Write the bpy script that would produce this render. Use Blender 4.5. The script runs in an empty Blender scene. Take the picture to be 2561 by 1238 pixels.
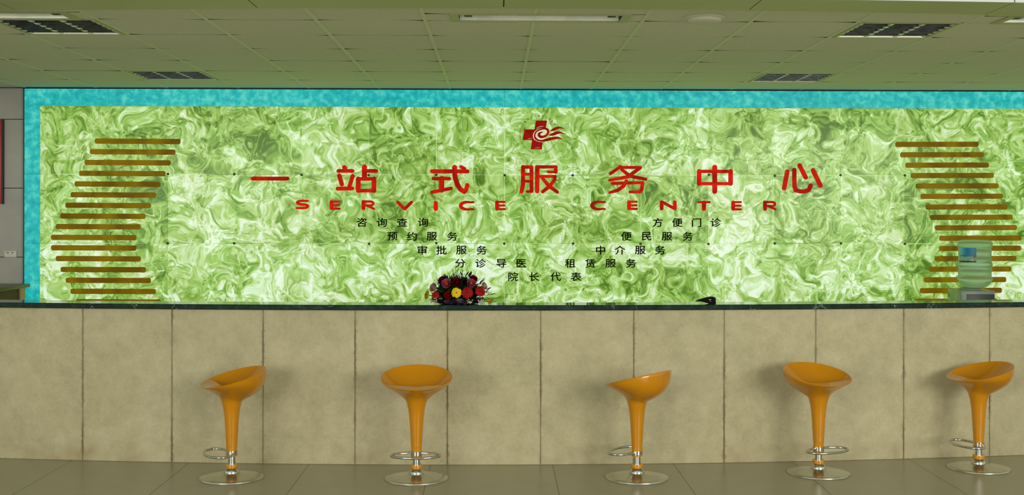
import bpy, bmesh, math, random
from mathutils import Matrix, Vector
random.seed(7)
C = bpy.context.scene.collection
scene = bpy.context.scene
PI = math.pi

# ------------------------------------------------------------------ camera
W_, H_ = 2561.0, 1238.0
FPX = 2984.0                      # focal length in pixels
CX, CY = 1298.0, 534.0            # principal point
CAMZ = 1.65
CAM_M = (Matrix.Translation((0, 0, CAMZ)) @ Matrix.Rotation(math.radians(-1.1), 4, 'Z')
         @ Matrix.Rotation(PI / 2, 4, 'X') @ Matrix.Rotation(0.0012, 4, 'Z'))
cam_d = bpy.data.cameras.new('camera')
cam_d.sensor_fit = 'HORIZONTAL'
cam_d.sensor_width = 36.0
cam_d.lens = FPX / W_ * 36.0
cam_d.shift_x = (W_ / 2 - CX) / W_
cam_d.shift_y = (CY - H_ / 2) / W_
cam_d.clip_end = 200
cam = bpy.data.objects.new('camera', cam_d)
cam.matrix_world = CAM_M
C.objects.link(cam)
scene.camera = cam

# ------------------------------------------------------------------ world, lights, exposure
w = bpy.data.worlds.new('world'); scene.world = w
w.use_nodes = True
bg = w.node_tree.nodes['Background']
bg.inputs['Color'].default_value = (0.86, 0.90, 0.76, 1)
bg.inputs['Strength'].default_value = 0.72
scene.view_settings.view_transform = 'Standard'
scene.view_settings.look = 'None'
scene.view_settings.exposure = 0.0
scene.view_settings.gamma = 1.0
scene.view_settings.use_curve_mapping = False


def area(name, loc, target, sx, sy, energy, col):
    d = bpy.data.lights.new(name, 'AREA'); d.shape = 'RECTANGLE'
    d.size, d.size_y, d.energy, d.color = sx, sy, energy, col
    o = bpy.data.objects.new(name, d); C.objects.link(o)
    o.location = loc
    o.rotation_euler = (Vector(target) - Vector(loc)).to_track_quat('-Z', 'Y').to_euler()
    return o


area('daylight_window_right', (5.6, -2.0, 2.35), (1.0, 8.0, 0.9), 4.2, 2.4, 400, (1.0, 0.98, 0.86))
area('daylight_window_left', (-5.0, -2.5, 2.35), (-1.0, 8.0, 0.9), 4.2, 2.4, 250, (1.0, 0.98, 0.86))


# ------------------------------------------------------------------ projection helpers
def ray(px, py):
    d = Vector(((px - CX) / FPX, -(py - CY) / FPX, -1.0))
    return (CAM_M.to_3x3() @ d).normalized()


def atY(px, py, Y):
    d = ray(px, py); t = Y / d.y
    return Vector((d.x * t, Y, CAMZ + d.z * t))


def atZ(px, py, z):
    d = ray(px, py); t = (z - CAMZ) / d.z
    return Vector((d.x * t, d.y * t, z))


# ------------------------------------------------------------------ mesh helpers
class MB:
    def __init__(s): s.v, s.f, s.uv = [], [], []

    def add(s, vs, fs):
        o = len(s.v); s.v += [tuple(p) for p in vs]
        s.f += [tuple(i + o for i in f) for f in fs]
        return s

    def box(s, a, b):
        x0, y0, z0 = a; x1, y1, z1 = b
        return s.add([(x0, y0, z0), (x1, y0, z0), (x1, y1, z0), (x0, y1, z0), (x0, y0, z1), (x1, y0, z1), (x1, y1, z1), (x0, y1, z1)],
                     [(0, 3, 2, 1), (4, 5, 6, 7), (0, 1, 5, 4), (1, 2, 6, 5), (2, 3, 7, 6), (3, 0, 4, 7)])

    def rbox(s, a, b, r=0.004, seg=2):
        bm = bmesh.new()
        bmesh.ops.create_cube(bm, size=1.0)
        for v in bm.verts:
            v.co = Vector([(a[i] + b[i]) / 2 + v.co[i] * (b[i] - a[i]) for i in range(3)])
        bmesh.ops.bevel(bm, geom=list(bm.edges), offset=r, segments=seg, affect='EDGES', profile=0.5)
        bm.verts.index_update()
        s.add([v.co for v in bm.verts], [[v.index for v in f.verts] for f in bm.faces])
        bm.free(); return s

    def prism(s, poly, lo, hi, axis='Y'):
        """poly: list of 2-d points; extruded between lo and hi along axis"""
        n = len(poly)
        if axis == 'Y':
            A = [(p[0], lo, p[1]) for p in poly] + [(p[0], hi, p[1]) for p in poly]
        elif axis == 'Z':
            A = [(p[0], p[1], lo) for p in poly] + [(p[0], p[1], hi) for p in poly]
        else:
            A = [(lo, p[0], p[1]) for p in poly] + [(hi, p[0], p[1]) for p in poly]
        F = [tuple(range(n)), tuple(range(2 * n - 1, n - 1, -1))]
        F += [(i, i + n, (i + 1) % n + n, (i + 1) % n) for i in range(n)]
        return s.add(A, F)

    def lathe(s, prof, n=48, c=(0, 0, 0), cap=True):
        vs, fs = [], []
        m = len(prof)
        for r, z in prof:
            for k in range(n):
                a = 2 * PI * k / n
                vs.append((c[0] + r * math.cos(a), c[1] + r * math.sin(a), c[2] + z))
        for i in range(m - 1):
            for k in range(n):
                k2 = (k + 1) % n
                fs.append((i * n + k, i * n + k2, (i + 1) * n + k2, (i + 1) * n + k))
        if cap:
            fs.append(tuple(range(n - 1, -1, -1)))
            fs.append(tuple((m - 1) * n + k for k in range(n)))
        return s.add(vs, fs)

    def tube(s, pts, r, n=10, closed=False):
        pts = [Vector(p) for p in pts]; m = len(pts)
        vs, fs = [], []
        up = Vector((0, 0, 1)); prev = None
        for i, p in enumerate(pts):
            if closed: t = pts[(i + 1) % m] - pts[i - 1]
            else: t = pts[min(i + 1, m - 1)] - pts[max(i - 1, 0)]
            t.normalize()
            if prev is None:
                a = up if abs(t.z) < 0.9 else Vector((1, 0, 0))
            else: a = prev
            u = (a - t * a.dot(t)).normalized(); q = t.cross(u); prev = u
            rr = r[i] if isinstance(r, (list, tuple)) else r
            for k in range(n):
                an = 2 * PI * k / n
                vs.append(p + u * (rr * math.cos(an)) + q * (rr * math.sin(an)))
        for i in range(m if closed else m - 1):
            j = (i + 1) % m
            for k in range(n):
                k2 = (k + 1) % n
                fs.append((i * n + k, i * n + k2, j * n + k2, j * n + k))
        if not closed:
            fs.append(tuple(range(n - 1, -1, -1))); fs.append(tuple((m - 1) * n + k for k in range(n)))
        return s.add(vs, fs)

    def ball(s, c, rx, ry, rz, nu=16, nv=10):
        vs, fs = [(c[0], c[1], c[2] - rz)], []
        for i in range(1, nv):
            t = PI * i / nv
            for k in range(nu):
                a = 2 * PI * k / nu
                vs.append((c[0] + rx * math.sin(t) * math.cos(a), c[1] + ry * math.sin(t) * math.sin(a), c[2] - rz * math.cos(t)))
        vs.append((c[0], c[1], c[2] + rz)); last = len(vs) - 1
        for k in range(nu):
            k2 = (k + 1) % nu
            fs.append((0, 1 + k2, 1 + k))
            for i in range(nv - 2):
                a, b = 1 + i * nu, 1 + (i + 1) * nu
                fs.append((a + k, a + k2, b + k2, b + k))
            a = 1 + (nv - 2) * nu
            fs.append((a + k, a + k2, last))
        return s.add(vs, fs)

    def build(s, name, material, parent=None, smooth=None, fix=True):
        me = bpy.data.meshes.new(name)
        me.from_pydata(s.v, [], s.f); me.update()
        if fix:
            bm = bmesh.new(); bm.from_mesh(me)
            bmesh.ops.recalc_face_normals(bm, faces=bm.faces)
            bm.to_mesh(me); bm.free()
        if smooth is not None:
            me.shade_smooth()
            me.set_sharp_from_angle(angle=math.radians(smooth))
        if material: me.materials.append(material)
        o = bpy.data.objects.new(name, me); C.objects.link(o)
        if parent: o.parent = parent
        return o


def empty(name, loc=(0, 0, 0), rz=0.0):
    o = bpy.data.objects.new(name, None); C.objects.link(o)
    o.empty_display_size = 0.1
    o.location = loc; o.rotation_euler = (0, 0, rz)
    return o


def tag(o, label=None, cat=None, group=None, kind=None):
    if label: o['label'] = label
    if cat: o['category'] = cat
    if group: o['group'] = group
    if kind: o['kind'] = kind
    return o


def struct(o): o['kind'] = 'structure'; return o


# ------------------------------------------------------------------ materials
def srgb(r, g, b):
    f = lambda c: (c / 255 / 12.92) if c / 255 <= 0.04045 else ((c / 255 + 0.055) / 1.055) ** 2.4
    return (f(r), f(g), f(b), 1.0)


class NT:
    """small node helper"""
    def __init__(s, name):
        s.m = bpy.data.materials.new(name); s.m.use_nodes = True
        s.t = s.m.node_tree; s.b = s.t.nodes['Principled BSDF']

    def n(s, typ, **kw):
        nd = s.t.nodes.new(typ)
        for k, v in kw.items():
            if k.startswith('i_'):
                key = k[2:]
                key = int(key) if key.isdigit() else key.replace('_', ' ')
                s.put(nd.inputs[key], v)
            else: setattr(nd, k, v)
        return nd

    def put(s, sock, v):
        if isinstance(v, bpy.types.NodeSocket): s.t.links.new(v, sock)
        else: sock.default_value = v

    def math(s, op, a, b=0.0, c=0.0, clamp=False):
        nd = s.t.nodes.new('ShaderNodeMath'); nd.operation = op; nd.use_clamp = clamp
        s.put(nd.inputs[0], a); s.put(nd.inputs[1], b); s.put(nd.inputs[2], c)
        return nd.outputs[0]

    def vmath(s, op, a, b=(0, 0, 0)):
        nd = s.t.nodes.new('ShaderNodeVectorMath'); nd.operation = op
        s.put(nd.inputs[0], a)
        if op == 'SCALE': s.put(nd.inputs['Scale'], b)
        else: s.put(nd.inputs[1], b)
        return nd.outputs[0]

    def mix(s, fac, a, b, blend='MIX'):
        nd = s.t.nodes.new('ShaderNodeMix'); nd.data_type = 'RGBA'; nd.blend_type = blend
        s.put(nd.inputs[0], fac); s.put(nd.inputs[6], a); s.put(nd.inputs[7], b)
        return nd.outputs[2]

    def noise(s, vec, scale, detail=2.0, rough=0.5, dist=0.0, dim='3D', w=0.0):
        nd = s.t.nodes.new('ShaderNodeTexNoise'); nd.noise_dimensions = dim
        if vec is not None: s.put(nd.inputs['Vector'], vec)
        nd.inputs['Scale'].default_value = scale; nd.inputs['Detail'].default_value = detail
        nd.inputs['Roughness'].default_value = rough; nd.inputs['Distortion'].default_value = dist
        if dim == '4D': s.put(nd.inputs['W'], w)
        return nd

    def ramp(s, fac, stops, interp='LINEAR'):
        nd = s.t.nodes.new('ShaderNodeValToRGB'); nd.color_ramp.interpolation = interp
        e = nd.color_ramp.elements
        while len(e) < len(stops): e.new(0.5)
        for el, (p, c) in zip(e, stops): el.position = p; el.color = c
        s.put(nd.inputs[0], fac)
        return nd.outputs[0]

    def sstep(s, v, a, b):
        nd = s.t.nodes.new('ShaderNodeMapRange'); nd.interpolation_type = 'SMOOTHSTEP'
        s.put(nd.inputs[0], v); nd.inputs[1].default_value = a; nd.inputs[2].default_value = b
        return nd.outputs[0]

    def coords(s): return s.t.nodes.new('ShaderNodeTexCoord').outputs['Object']

    def set(s, **kw):
        for k, v in kw.items(): s.put(s.b.inputs[k.replace('_', ' ')], v)
        return s


def plain(name, col, rough=0.5, metal=0.0, var=0.08, scale=20.0, coat=0.0, spec=0.5):
    t = NT(name)
    nz = t.noise(t.coords(), scale, 3.0)
    lo = tuple(c * (1 - var) for c in col[:3]) + (1,); hi = tuple(min(1, c * (1 + var)) for c in col[:3]) + (1,)
    t.set(Base_Color=t.ramp(nz.outputs[0], [(0.3, lo), (0.7, hi)]), Roughness=rough, Metallic=metal)
    t.b.inputs['Coat Weight'].default_value = coat
    t.b.inputs['Specular IOR Level'].default_value = spec
    return t.m


M = {}
# --- back-lit green marble panels
def marble():
    t = NT('backlit_green_marble')
    co = t.coords()
    at = t.n('ShaderNodeAttribute', attribute_name='tile_off'); at.attribute_type = 'GEOMETRY'
    tv = t.n('ShaderNodeAttribute', attribute_name='tile_val'); tv.attribute_type = 'GEOMETRY'
    p = t.vmath('ADD', t.vmath('SCALE', co, 1.3), at.outputs['Vector'])
    w1 = t.noise(p, 2.8, 1.0, 0.5)
    d1 = t.vmath('SCALE', t.vmath('SUBTRACT', w1.outputs['Color'], (0.5, 0.5, 0.5)), 0.60)
    p1 = t.vmath('ADD', p, d1)
    w2 = t.noise(p1, 7.5, 0.5, 0.5)
    d2 = t.vmath('SCALE', t.vmath('SUBTRACT', w2.outputs['Color'], (0.5, 0.5, 0.5)), 0.34)
    p2 = t.vmath('ADD', p1, d2)
    a = t.noise(p2, 4.6, 2.0, 0.5, 0.3).outputs[0]
    b = t.noise(p2, 11.0, 2.5, 0.55, 0.3).outputs[0]
    big = t.noise(p, 1.8, 1.0).outputs[0]
    # curled leaves: warped cells, each shaded across its own direction
    def leaves(vec, scale):
        vo = t.n('ShaderNodeTexVoronoi', feature='F1')
        t.put(vo.inputs['Vector'], vec); vo.inputs['Scale'].default_value = scale
        loc = t.vmath('SUBTRACT', vec, vo.outputs['Position'])
        dr = t.vmath('NORMALIZE', t.vmath('SUBTRACT', vo.outputs['Color'], (0.5, 0.5, 0.5)))
        nd = t.t.nodes.new('ShaderNodeVectorMath'); nd.operation = 'DOT_PRODUCT'
        t.put(nd.inputs[0], loc); t.put(nd.inputs[1], dr)
        return t.math('MULTIPLY', nd.outputs['Value'], scale)
    l1 = leaves(p2, 9.0)
    w3 = t.noise(p2, 12.0, 0.5, 0.5)
    p3 = t.vmath('ADD', p2, t.vmath('SCALE', t.vmath('SUBTRACT', w3.outputs['Color'], (0.5, 0.5, 0.5)), 0.12))
    l2 = leaves(p3, 17.0)
    fm = t.sstep(t.noise(p1, 3.0, 1.0).outputs[0], 0.36, 0.60)
    v = t.math('ADD', t.math('MULTIPLY', a, 0.62), t.math('MULTIPLY', b, 0.38))
    v = t.math('ADD', v, t.math('MULTIPLY', l1, 0.10))
    v = t.math('ADD', v, t.math('MULTIPLY', t.math('MULTIPLY', l2, fm), 0.10))
    v = t.math('ADD', v, t.math('MULTIPLY', t.math('SUBTRACT', big, 0.5), 0.20))
    v = t.math('ADD', v, t.math('ADD', tv.outputs['Fac'], 0.020))
    col = t.ramp(v, [(0.30, srgb(70, 108, 24)), (0.385, srgb(112, 154, 56)), (0.46, srgb(144, 188, 86)), (0.535, srgb(176, 212, 126)),
                     (0.605, srgb(206, 233, 182)), (0.68, srgb(231, 248, 225))])
    # thin dark veins
    rdg = t.math('ABSOLUTE', t.math('SUBTRACT', t.noise(p2, 4.6, 2.0, 0.5, 0.4).outputs[0], 0.5))
    msk = t.sstep(t.noise(p1, 5.0, 1.0).outputs[0], 0.47, 0.62)
    vein = t.math('MULTIPLY', t.math('SUBTRACT', 1.0, t.sstep(rdg, 0.0, 0.016)), t.math('MULTIPLY', msk, 0.55))
    col = t.mix(vein, col, srgb(74, 104, 26))
    # olive / fresh green drift
    hue = t.sstep(t.noise(p, 1.6, 2.0).outputs[0], 0.38, 0.62)
    col = t.mix(t.math('MULTIPLY', hue, 0.24), col, srgb(214, 206, 142), 'MULTIPLY')
    t.set(Base_Color=srgb(40, 60, 20), Roughness=0.25, Emission_Color=col, Emission_Strength=1.0)
    t.b.inputs['Specular IOR Level'].default_value = 0.2
    return t.m


def cyan():
    t = NT('backlit_cyan_panel')
    co = t.coords()
    a = t.noise(co, 17.0, 3.0, 0.55, 0.2).outputs[0]
    b = t.noise(co, 1.3, 1.0).outputs[0]
    v = t.math('ADD', t.math('MULTIPLY', a, 0.8), t.math('MULTIPLY', b, 0.2))
    col = t.ramp(v, [(0.36, srgb(24, 158, 164)), (0.5, srgb(34, 184, 180)), (0.66, srgb(92, 212, 198))])
    t.set(Base_Color=srgb(10, 60, 60), Roughness=0.3, Emission_Color=col, Emission_Strength=0.92)
    t.b.inputs['Specular IOR Level'].default_value = 0.2
    return t.m


def film(name, dark, bright, glow, scale=5.0):
    """translucent coloured lettering lit from behind through the marble"""
    t = NT(name)
    nz = t.noise(t.n('ShaderNodeNewGeometry').outputs['Position'], scale, 3.0, 0.5, 0.8).outputs[0]
    col = t.ramp(nz, [(0.36, dark), (0.62, bright)])
    t.set(Base_Color=t.mix(0.65, col, (0, 0, 0, 1)), Roughness=0.5, Emission_Color=col, Emission_Strength=glow)
    t.b.inputs['Specular IOR Level'].default_value = 0.08
    return t.m


M['marble'] = marble()
M['cyan'] = cyan()
M['gold'] = film('olive_gold_bar', srgb(104, 78, 1), srgb(136, 108, 3), 0.72, 4.0)
M['red'] = film('red_lettering', srgb(150, 10, 2), srgb(212, 22, 3), 0.80, 7.0)
M['crimson'] = film('dark_red_emblem', srgb(132, 8, 2), srgb(168, 16, 6), 0.70, 9.0)
M['cream'] = film('pale_emblem_gap', srgb(210, 205, 150), srgb(236, 232, 196), 0.75, 20.0)
M['brown_mark'] = film('brown_ring_marks', srgb(92, 48, 6), srgb(122, 66, 14), 0.5, 20.0)
M['black'] = plain('black_lettering', (0.003, 0.004, 0.002), 0.6, spec=0.05)
M['leak'] = film('lightbox_interior', srgb(86, 116, 50), srgb(214, 238, 184), 0.85, 2.2)
M['dark'] = plain('dark_void', (0.012, 0.012, 0.009), 0.8)
M['bolt'] = plain('dark_bolt', (0.03, 0.04, 0.02), 0.4, 0.6)


def greytile():
    t = NT('grey_wall_tile')
    co = t.coords()
    nz = t.noise(co, 7.0, 4.0, 0.6).outputs[0]
    col = t.ramp(nz, [(0.3, (0.36, 0.34, 0.325, 1)), (0.7, (0.42, 0.40, 0.38, 1))])
    t.set(Base_Color=col, Roughness=0.4)
    return t.m


M['greytile'] = greytile()
M['grout'] = plain('black_grout', (0.01, 0.01, 0.01), 0.8)


def ceil_mat():
    t = NT('mineral_ceiling_tile')
    co = t.coords()
    nz = t.noise(co, 40.0, 4.0, 0.6).outputs[0]
    bg_ = t.noise(co, 1.1, 2.0).outputs[0]
    col = t.ramp(nz, [(0.3, (0.66, 0.65, 0.53, 1)), (0.7, (0.72, 0.71, 0.58, 1))])
    col = t.mix(t.math('MULTIPLY', t.sstep(bg_, 0.4, 0.7), 0.25), col, (0.62, 0.67, 0.49, 1))
    t.set(Base_Color=col, Roughness=0.85)
    t.b.inputs['Specular IOR Level'].default_value = 0.2
    return t.m


M['ceil'] = ceil_mat()
M['tbar'] = plain('ceiling_runner', (0.66, 0.70, 0.50), 0.6, 0.0, 0.04)
M['soffit'] = plain('olive_soffit', (0.42, 0.45, 0.22), 0.55, 0.0, 0.04, 3.0)
M['beamface'] = plain('white_beam_face', (0.50, 0.55, 0.54), 0.5, 0.0, 0.02)


def stone():
    t = NT('beige_limestone')
    geo = t.n('ShaderNodeNewGeometry').outputs['Position']
    uvn = t.n('ShaderNodeUVMap'); uvn.uv_map = 'UVMap'
    sep = t.n('ShaderNodeSeparateXYZ', i_0=uvn.outputs[0])
    u, v = sep.outputs[0], sep.outputs[1]
    a = t.noise(geo, 9.0, 6.0, 0.65, 0.3).outputs[0]
    b = t.noise(geo, 2.0, 3.0, 0.55).outputs[0]
    c = t.noise(geo, 48.0, 5.0, 0.75, 0.4).outputs[0]
    vv = t.math('ADD', t.math('ADD', t.math('MULTIPLY', a, 0.40), t.math('MULTIPLY', b, 0.30)), t.math('MULTIPLY', c, 0.30))
    col = t.ramp(vv, [(0.34, (0.37, 0.335, 0.205, 1)), (0.5, (0.495, 0.44, 0.275, 1)), (0.64, (0.59, 0.53, 0.36, 1))])
    # small rusty flecks and hairline scratches
    fl = t.sstep(t.noise(geo, 34.0, 3.0, 0.6, 3.0).outputs[0], 0.64, 0.76)
    col = t.mix(t.math('MULTIPLY', fl, 0.5), col, (0.28, 0.20, 0.10, 1))
    wv = t.math('ABSOLUTE', t.math('SUBTRACT', t.noise(geo, 6.0, 2.0, 0.5, 1.5).outputs[0], 0.5))
    wm = t.sstep(t.noise(geo, 9.0, 2.0).outputs[0], 0.60, 0.70)
    col = t.mix(t.math('MULTIPLY', t.math('MULTIPLY', t.math('SUBTRACT', 1.0, t.sstep(wv, 0.0, 0.006)), wm), 0.45), col, (0.30, 0.20, 0.10, 1))
    # grime along the vertical joints, worn and uneven
    e = t.math('MINIMUM', u, t.math('SUBTRACT', 1.0, u))
    jag = t.noise(geo, 26.0, 4.0, 0.7).outputs[0]
    low = t.noise(geo, 4.0, 2.0).outputs[0]
    wid = t.math('ADD', t.math('MULTIPLY', t.sstep(jag, 0.40, 0.72), 0.030), 0.010)
    g = t.math('SUBTRACT', 1.0, t.math('DIVIDE', e, wid), clamp=True)
    g = t.math('MULTIPLY', g, t.math('ADD', 0.40, t.math('MULTIPLY', t.sstep(low, 0.38, 0.62), 0.60)))
    col = t.mix(g, col, (0.22, 0.175, 0.09, 1))
    # foot stains near the floor
    st = t.math('SUBTRACT', 1.0, t.sstep(v, 0.02, 0.20))
    st = t.math('MULTIPLY', st, t.sstep(t.noise(geo, 3.0, 4.0, 0.65).outputs[0], 0.46, 0.72))
    col = t.mix(t.math('MULTIPLY', st, 0.6), col, (0.32, 0.22, 0.105, 1))
    t.set(Base_Color=col, Roughness=0.5)
    t.b.inputs['Specular IOR Level'].default_value = 0.3
    return t.m


M['stone'] = stone()
M['joint'] = plain('brown_joint', (0.26, 0.20, 0.10), 0.9)


def granite():
    t = NT('dark_green_marble')
    co = t.n('ShaderNodeNewGeometry').outputs['Position']
    a = t.noise(co, 14.0, 6.0, 0.7, 0.6).outputs[0]
    col = t.ramp(a, [(0.35, (0.003, 0.010, 0.007, 1)), (0.55, (0.008, 0.032, 0.022, 1)), (0.72, (0.03, 0.075, 0.055, 1))])
    r = t.math('ABSOLUTE', t.math('SUBTRACT', t.noise(co, 3.4, 3.0, 0.6, 1.4).outputs[0], 0.5))
    k = t.sstep(t.noise(co, 5.0, 1.0).outputs[0], 0.56, 0.66)
    vein = t.math('MULTIPLY', t.math('SUBTRACT', 1.0, t.sstep(r, 0.0, 0.010)), k)
    col = t.mix(t.math('MULTIPLY', vein, 0.8), col, (0.30, 0.40, 0.34, 1))
    t.set(Base_Color=col, Roughness=0.06)
    t.b.inputs['Specular IOR Level'].default_value = 0.28
    return t.m


M['granite'] = granite()


def floor_mat():
    t = NT('polished_floor_tile')
    geo = t.n('ShaderNodeNewGeometry').outputs['Position']
    sep = t.n('ShaderNodeSeparateXYZ', i_0=geo)
    a = t.noise(geo, 6.0, 5.0, 0.6).outputs[0]
    c = t.noise(geo, 60.0, 3.0, 0.6).outputs[0]
    vv = t.math('ADD', t.math('MULTIPLY', a, 0.7), t.math('MULTIPLY', c, 0.3))
    col = t.ramp(vv, [(0.35, (0.325, 0.305, 0.205, 1)), (0.65, (0.355, 0.335, 0.225, 1))])
    def line(coord, off, per, hw):
        f = t.math('FRACT', t.math('DIVIDE', t.math('SUBTRACT', coord, off - 50 * per), per))
        d = t.math('MULTIPLY', t.math('MINIMUM', f, t.math('SUBTRACT', 1.0, f)), per)
        return t.math('SUBTRACT', 1.0, t.sstep(d, hw * 0.5, hw))
    gx = line(sep.outputs[0], FX0, 0.8, 0.0045)
    gy = t.math('MULTIPLY', line(sep.outputs[1], 7.63, 0.8, 0.002), 0.45)
    col = t.mix(t.math('MULTIPLY', t.math('MAXIMUM', gx, gy), 0.75), col, (0.06, 0.05, 0.03, 1))
    t.set(Base_Color=col, Roughness=0.28)
    t.b.inputs['Specular IOR Level'].default_value = 0.38
    return t.m


FX0 = atZ(1382, 1163, 0).x
M['floor'] = floor_mat()
M['orange'] = plain('orange_plastic', (0.62, 0.245, 0.003), 0.16, 0.0, 0.03, 6.0, coat=0.3)
M['chrome'] = plain('chrome', (0.60, 0.61, 0.58), 0.10, 1.0, 0.04, 30.0)
M['chromeb'] = plain('brushed_base_chrome', (0.60, 0.61, 0.55), 0.20, 1.0, 0.05, 40.0)
M['alu'] = plain('louver_aluminium_painted_dark', (0.032, 0.035, 0.032), 0.25, 1.0, 0.4, 14.0)  # near-black colour stands in for dark reflections in the louver metal
M['alu_glint'] = plain('reflector_painted_glint', (0.95, 0.95, 0.88), 0.3, 0.2, 0.1, 14.0)  # near-white colour paints the glints along the long reflectors
M['white'] = plain('white_lamp_enamel', (0.86, 0.94, 0.88), 0.22, 0.5, 0.2, 9.0)
M['trimolive'] = plain('olive_lamp_frame', (0.40, 0.43, 0.22), 0.5)
M['tube'] = plain('unlit_lamp_tube', (0.85, 0.84, 0.78), 0.15)
M['socket'] = plain('outlet_plastic', (0.62, 0.62, 0.52), 0.4)
M['redboard'] = plain('red_board', (0.42, 0.012, 0.012), 0.45)
M['blackedge'] = plain('dark_purple_edge', (0.02, 0.012, 0.02), 0.5)
M['desktop'] = plain('olive_brown_stone_top', (0.045, 0.038, 0.015), 0.35)
M['wood'] = plain('brown_wood_panel', (0.065, 0.036, 0.009), 0.6, 0.0, 0.25, 9.0)
M['paleend'] = plain('pale_wood_post', (0.42, 0.36, 0.17), 0.55)
M['blackplastic'] = plain('black_plastic', (0.003, 0.0025, 0.0025), 0.55, spec=0.08)

# ------------------------------------------------------------------ setting
WY = 10.18                     # front face of the back-lit wall
CZ = CAMZ + 1.064              # suspended ceiling height
XL, XR = -9.0, 9.5

o = MB().add([(XL, -3.0, 0), (XR, -3.0, 0), (XR, 11.0, 0), (XL, 11.0, 0), (XL, -3.0, -0.1), (XR, -3.0, -0.1), (XR, 11.0, -0.1), (XL, 11.0, -0.1)],
             [(0, 1, 2, 3), (7, 6, 5, 4), (0, 4, 5, 1), (1, 5, 6, 2), (2, 6, 7, 3), (3, 7, 4, 0)]).build('floor', M['floor'])
struct(o)

# ---- back wall: cyan border + marble panels of a light box
cols_px = [100, 254, 420, 586, 755, 923, 1091, 1262, 1433, 1603, 1772, 1937, 2103, 2263, 2420, 2575, 2728, 2880, 3032]
rows_px = [268, 437.5, 609, 780, 951, 1122]
colX = [atY(x, 440, WY).x for x in cols_px]
rowZ = [atY(1290, y, WY).z for y in rows_px] + [0.02]
blue_x0 = atY(61.5, 440, WY).x
GAP = 0.0022
mb = MB(); offs, vals = [], []
rt = random.Random(11)
for j in range(len(rowZ) - 1):
    for i in range(len(colX) - 1):
        mb.box((colX[i] + GAP, WY, rowZ[j + 1] + GAP), (colX[i + 1] - GAP, WY + 0.02, rowZ[j] - GAP))
        of = (rt.uniform(-30, 30), rt.uniform(-30, 30), rt.uniform(-30, 30)); va = rt.uniform(-0.06, 0.045)
        if i in (1, 13): va -= 0.03
        offs += [of] * 6; vals += [va] * 6
wall = mb.build('wall_back', M['marble'], fix=False)
a1 = wall.data.attributes.new('tile_off', 'FLOAT_VECTOR', 'FACE')
a2 = wall.data.attributes.new('tile_val', 'FLOAT', 'FACE')
for k in range(len(offs)):
    a1.data[k].vector = offs[k]; a2.data[k].value = vals[k]
struct(wall)
mb = MB()
mb.box((colX[0], WY + 0.03, 0.01), (colX[-1], WY + 0.04, rowZ[0]))
mb.build('light_box_interior', M['leak'], wall)
# cyan border, one panel per tile column
mb = MB()
zt = CZ - 0.012
for i in range(len(colX) - 1):
    mb.box((colX[i] + 0.001, WY - 0.004, rowZ[0] + 0.001), (colX[i + 1] - 0.001, WY + 0.02, zt))
mb.box((blue_x0, WY - 0.004, rowZ[0] + 0.001), (colX[0] - 0.001, WY + 0.02, zt))
for j in range(len(rowZ) - 1):
    mb.box((blue_x0, WY - 0.004, rowZ[j + 1] + 0.001), (colX[0] - 0.001, WY + 0.02, rowZ[j] - 0.001))
mb.build('border_panel', M['cyan'], wall, fix=False)
# dark bolts at the panel corners
bolt0 = None
for j in (1, 2):
    for i in range(2, 14):
        if (i, j) in ((9, 1), (4, 2)): continue
        p = (colX[i] + rt.uniform(-.004, .004), WY, rowZ[j] + rt.uniform(-.004, .004))
        if bolt0 is None:
            m_ = MB()
            m_.v, m_.f = [], []
            m_.lathe([(0.011, 0), (0.011, 0.004), (0.007, 0.008)], 16)
            bolt0 = m_.build('bolt', M['bolt'], wall, 40)
            bolt0.rotation_euler = (PI / 2, 0, 0); b = bolt0
        else:
            b = bolt0.copy(); C.objects.link(b); b.parent = wall
        b.location = p

# ---- grey tiled wall on the left of the light box
gx0 = atY(57.0, 440, WY).x
mb = MB()
gz = [atY(20, y, WY + 0.05).z for y in (298.5, 470.5, 643)]
zs = [0.0] + [gz[2] - 0.575 * 1, gz[2], gz[1], gz[0], CZ]
xs = [XL]
xx = gx0
xl = [gx0]
while xx > XL + 0.8:
    xx -= 0.86; xl.append(xx)
xl.append(XL)
for i in range(len(xl) - 1):
    for j in range(len(zs) - 1):
        mb.box((xl[i + 1] + 0.003, WY + 0.045, zs[j] + 0.003), (xl[i] - 0.0, WY + 0.07, zs[j + 1] - 0.003))
wl = struct(mb.build('wall_left', M['greytile'], fix=False))
struct(wl)
MB().box((XL, WY + 0.06, 0), (gx0 - 0.001, WY + 0.10, CZ)).build('grout_backing', M['grout'], wl)
# masonry behind everything
struct(MB().box((XL, WY + 0.12, 0), (XR, WY + 0.30, CZ + 0.25)).build('wall_rear', M['dark']))
# dark strips painted as the gap's shade at the head of the light box and down its left edge
t1 = struct(MB().box((gx0, WY + 0.0, CZ - 0.011), (XR, WY + 0.02, CZ)).build('shade_strip_1', M['dark']))
t2 = struct(MB().box((gx0 + 0.001, WY + 0.004, 0), (blue_x0 - 0.001, WY + 0.02, CZ - 0.012)).build('shade_strip_2', M['bolt']))

# ---- suspended ceiling
gridX0 = atY(1302, 222, WY).x
rowsY = [10.18 - 0.385]
# row lines measured from the photograph
rowsY = [atZ(1130, y, CZ).y for y in (51.6, 89.4, 124, 153.5, 180, 202)]
rowsY = [5.745, 5.75] + rowsY + [WY + 0.02]
troffers = {(-5, 2), (-5, 6), (3, 2), (3, 6)}        # (column, row) -> louvred lights
STRIPY = (6.37, rowsY[2])
strip_cols = {-1: 0, 0: 0, -6: -5, -5: -5, 4: 5, 5: 5}
tiles = MB()
rs = random.Random(3)


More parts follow.
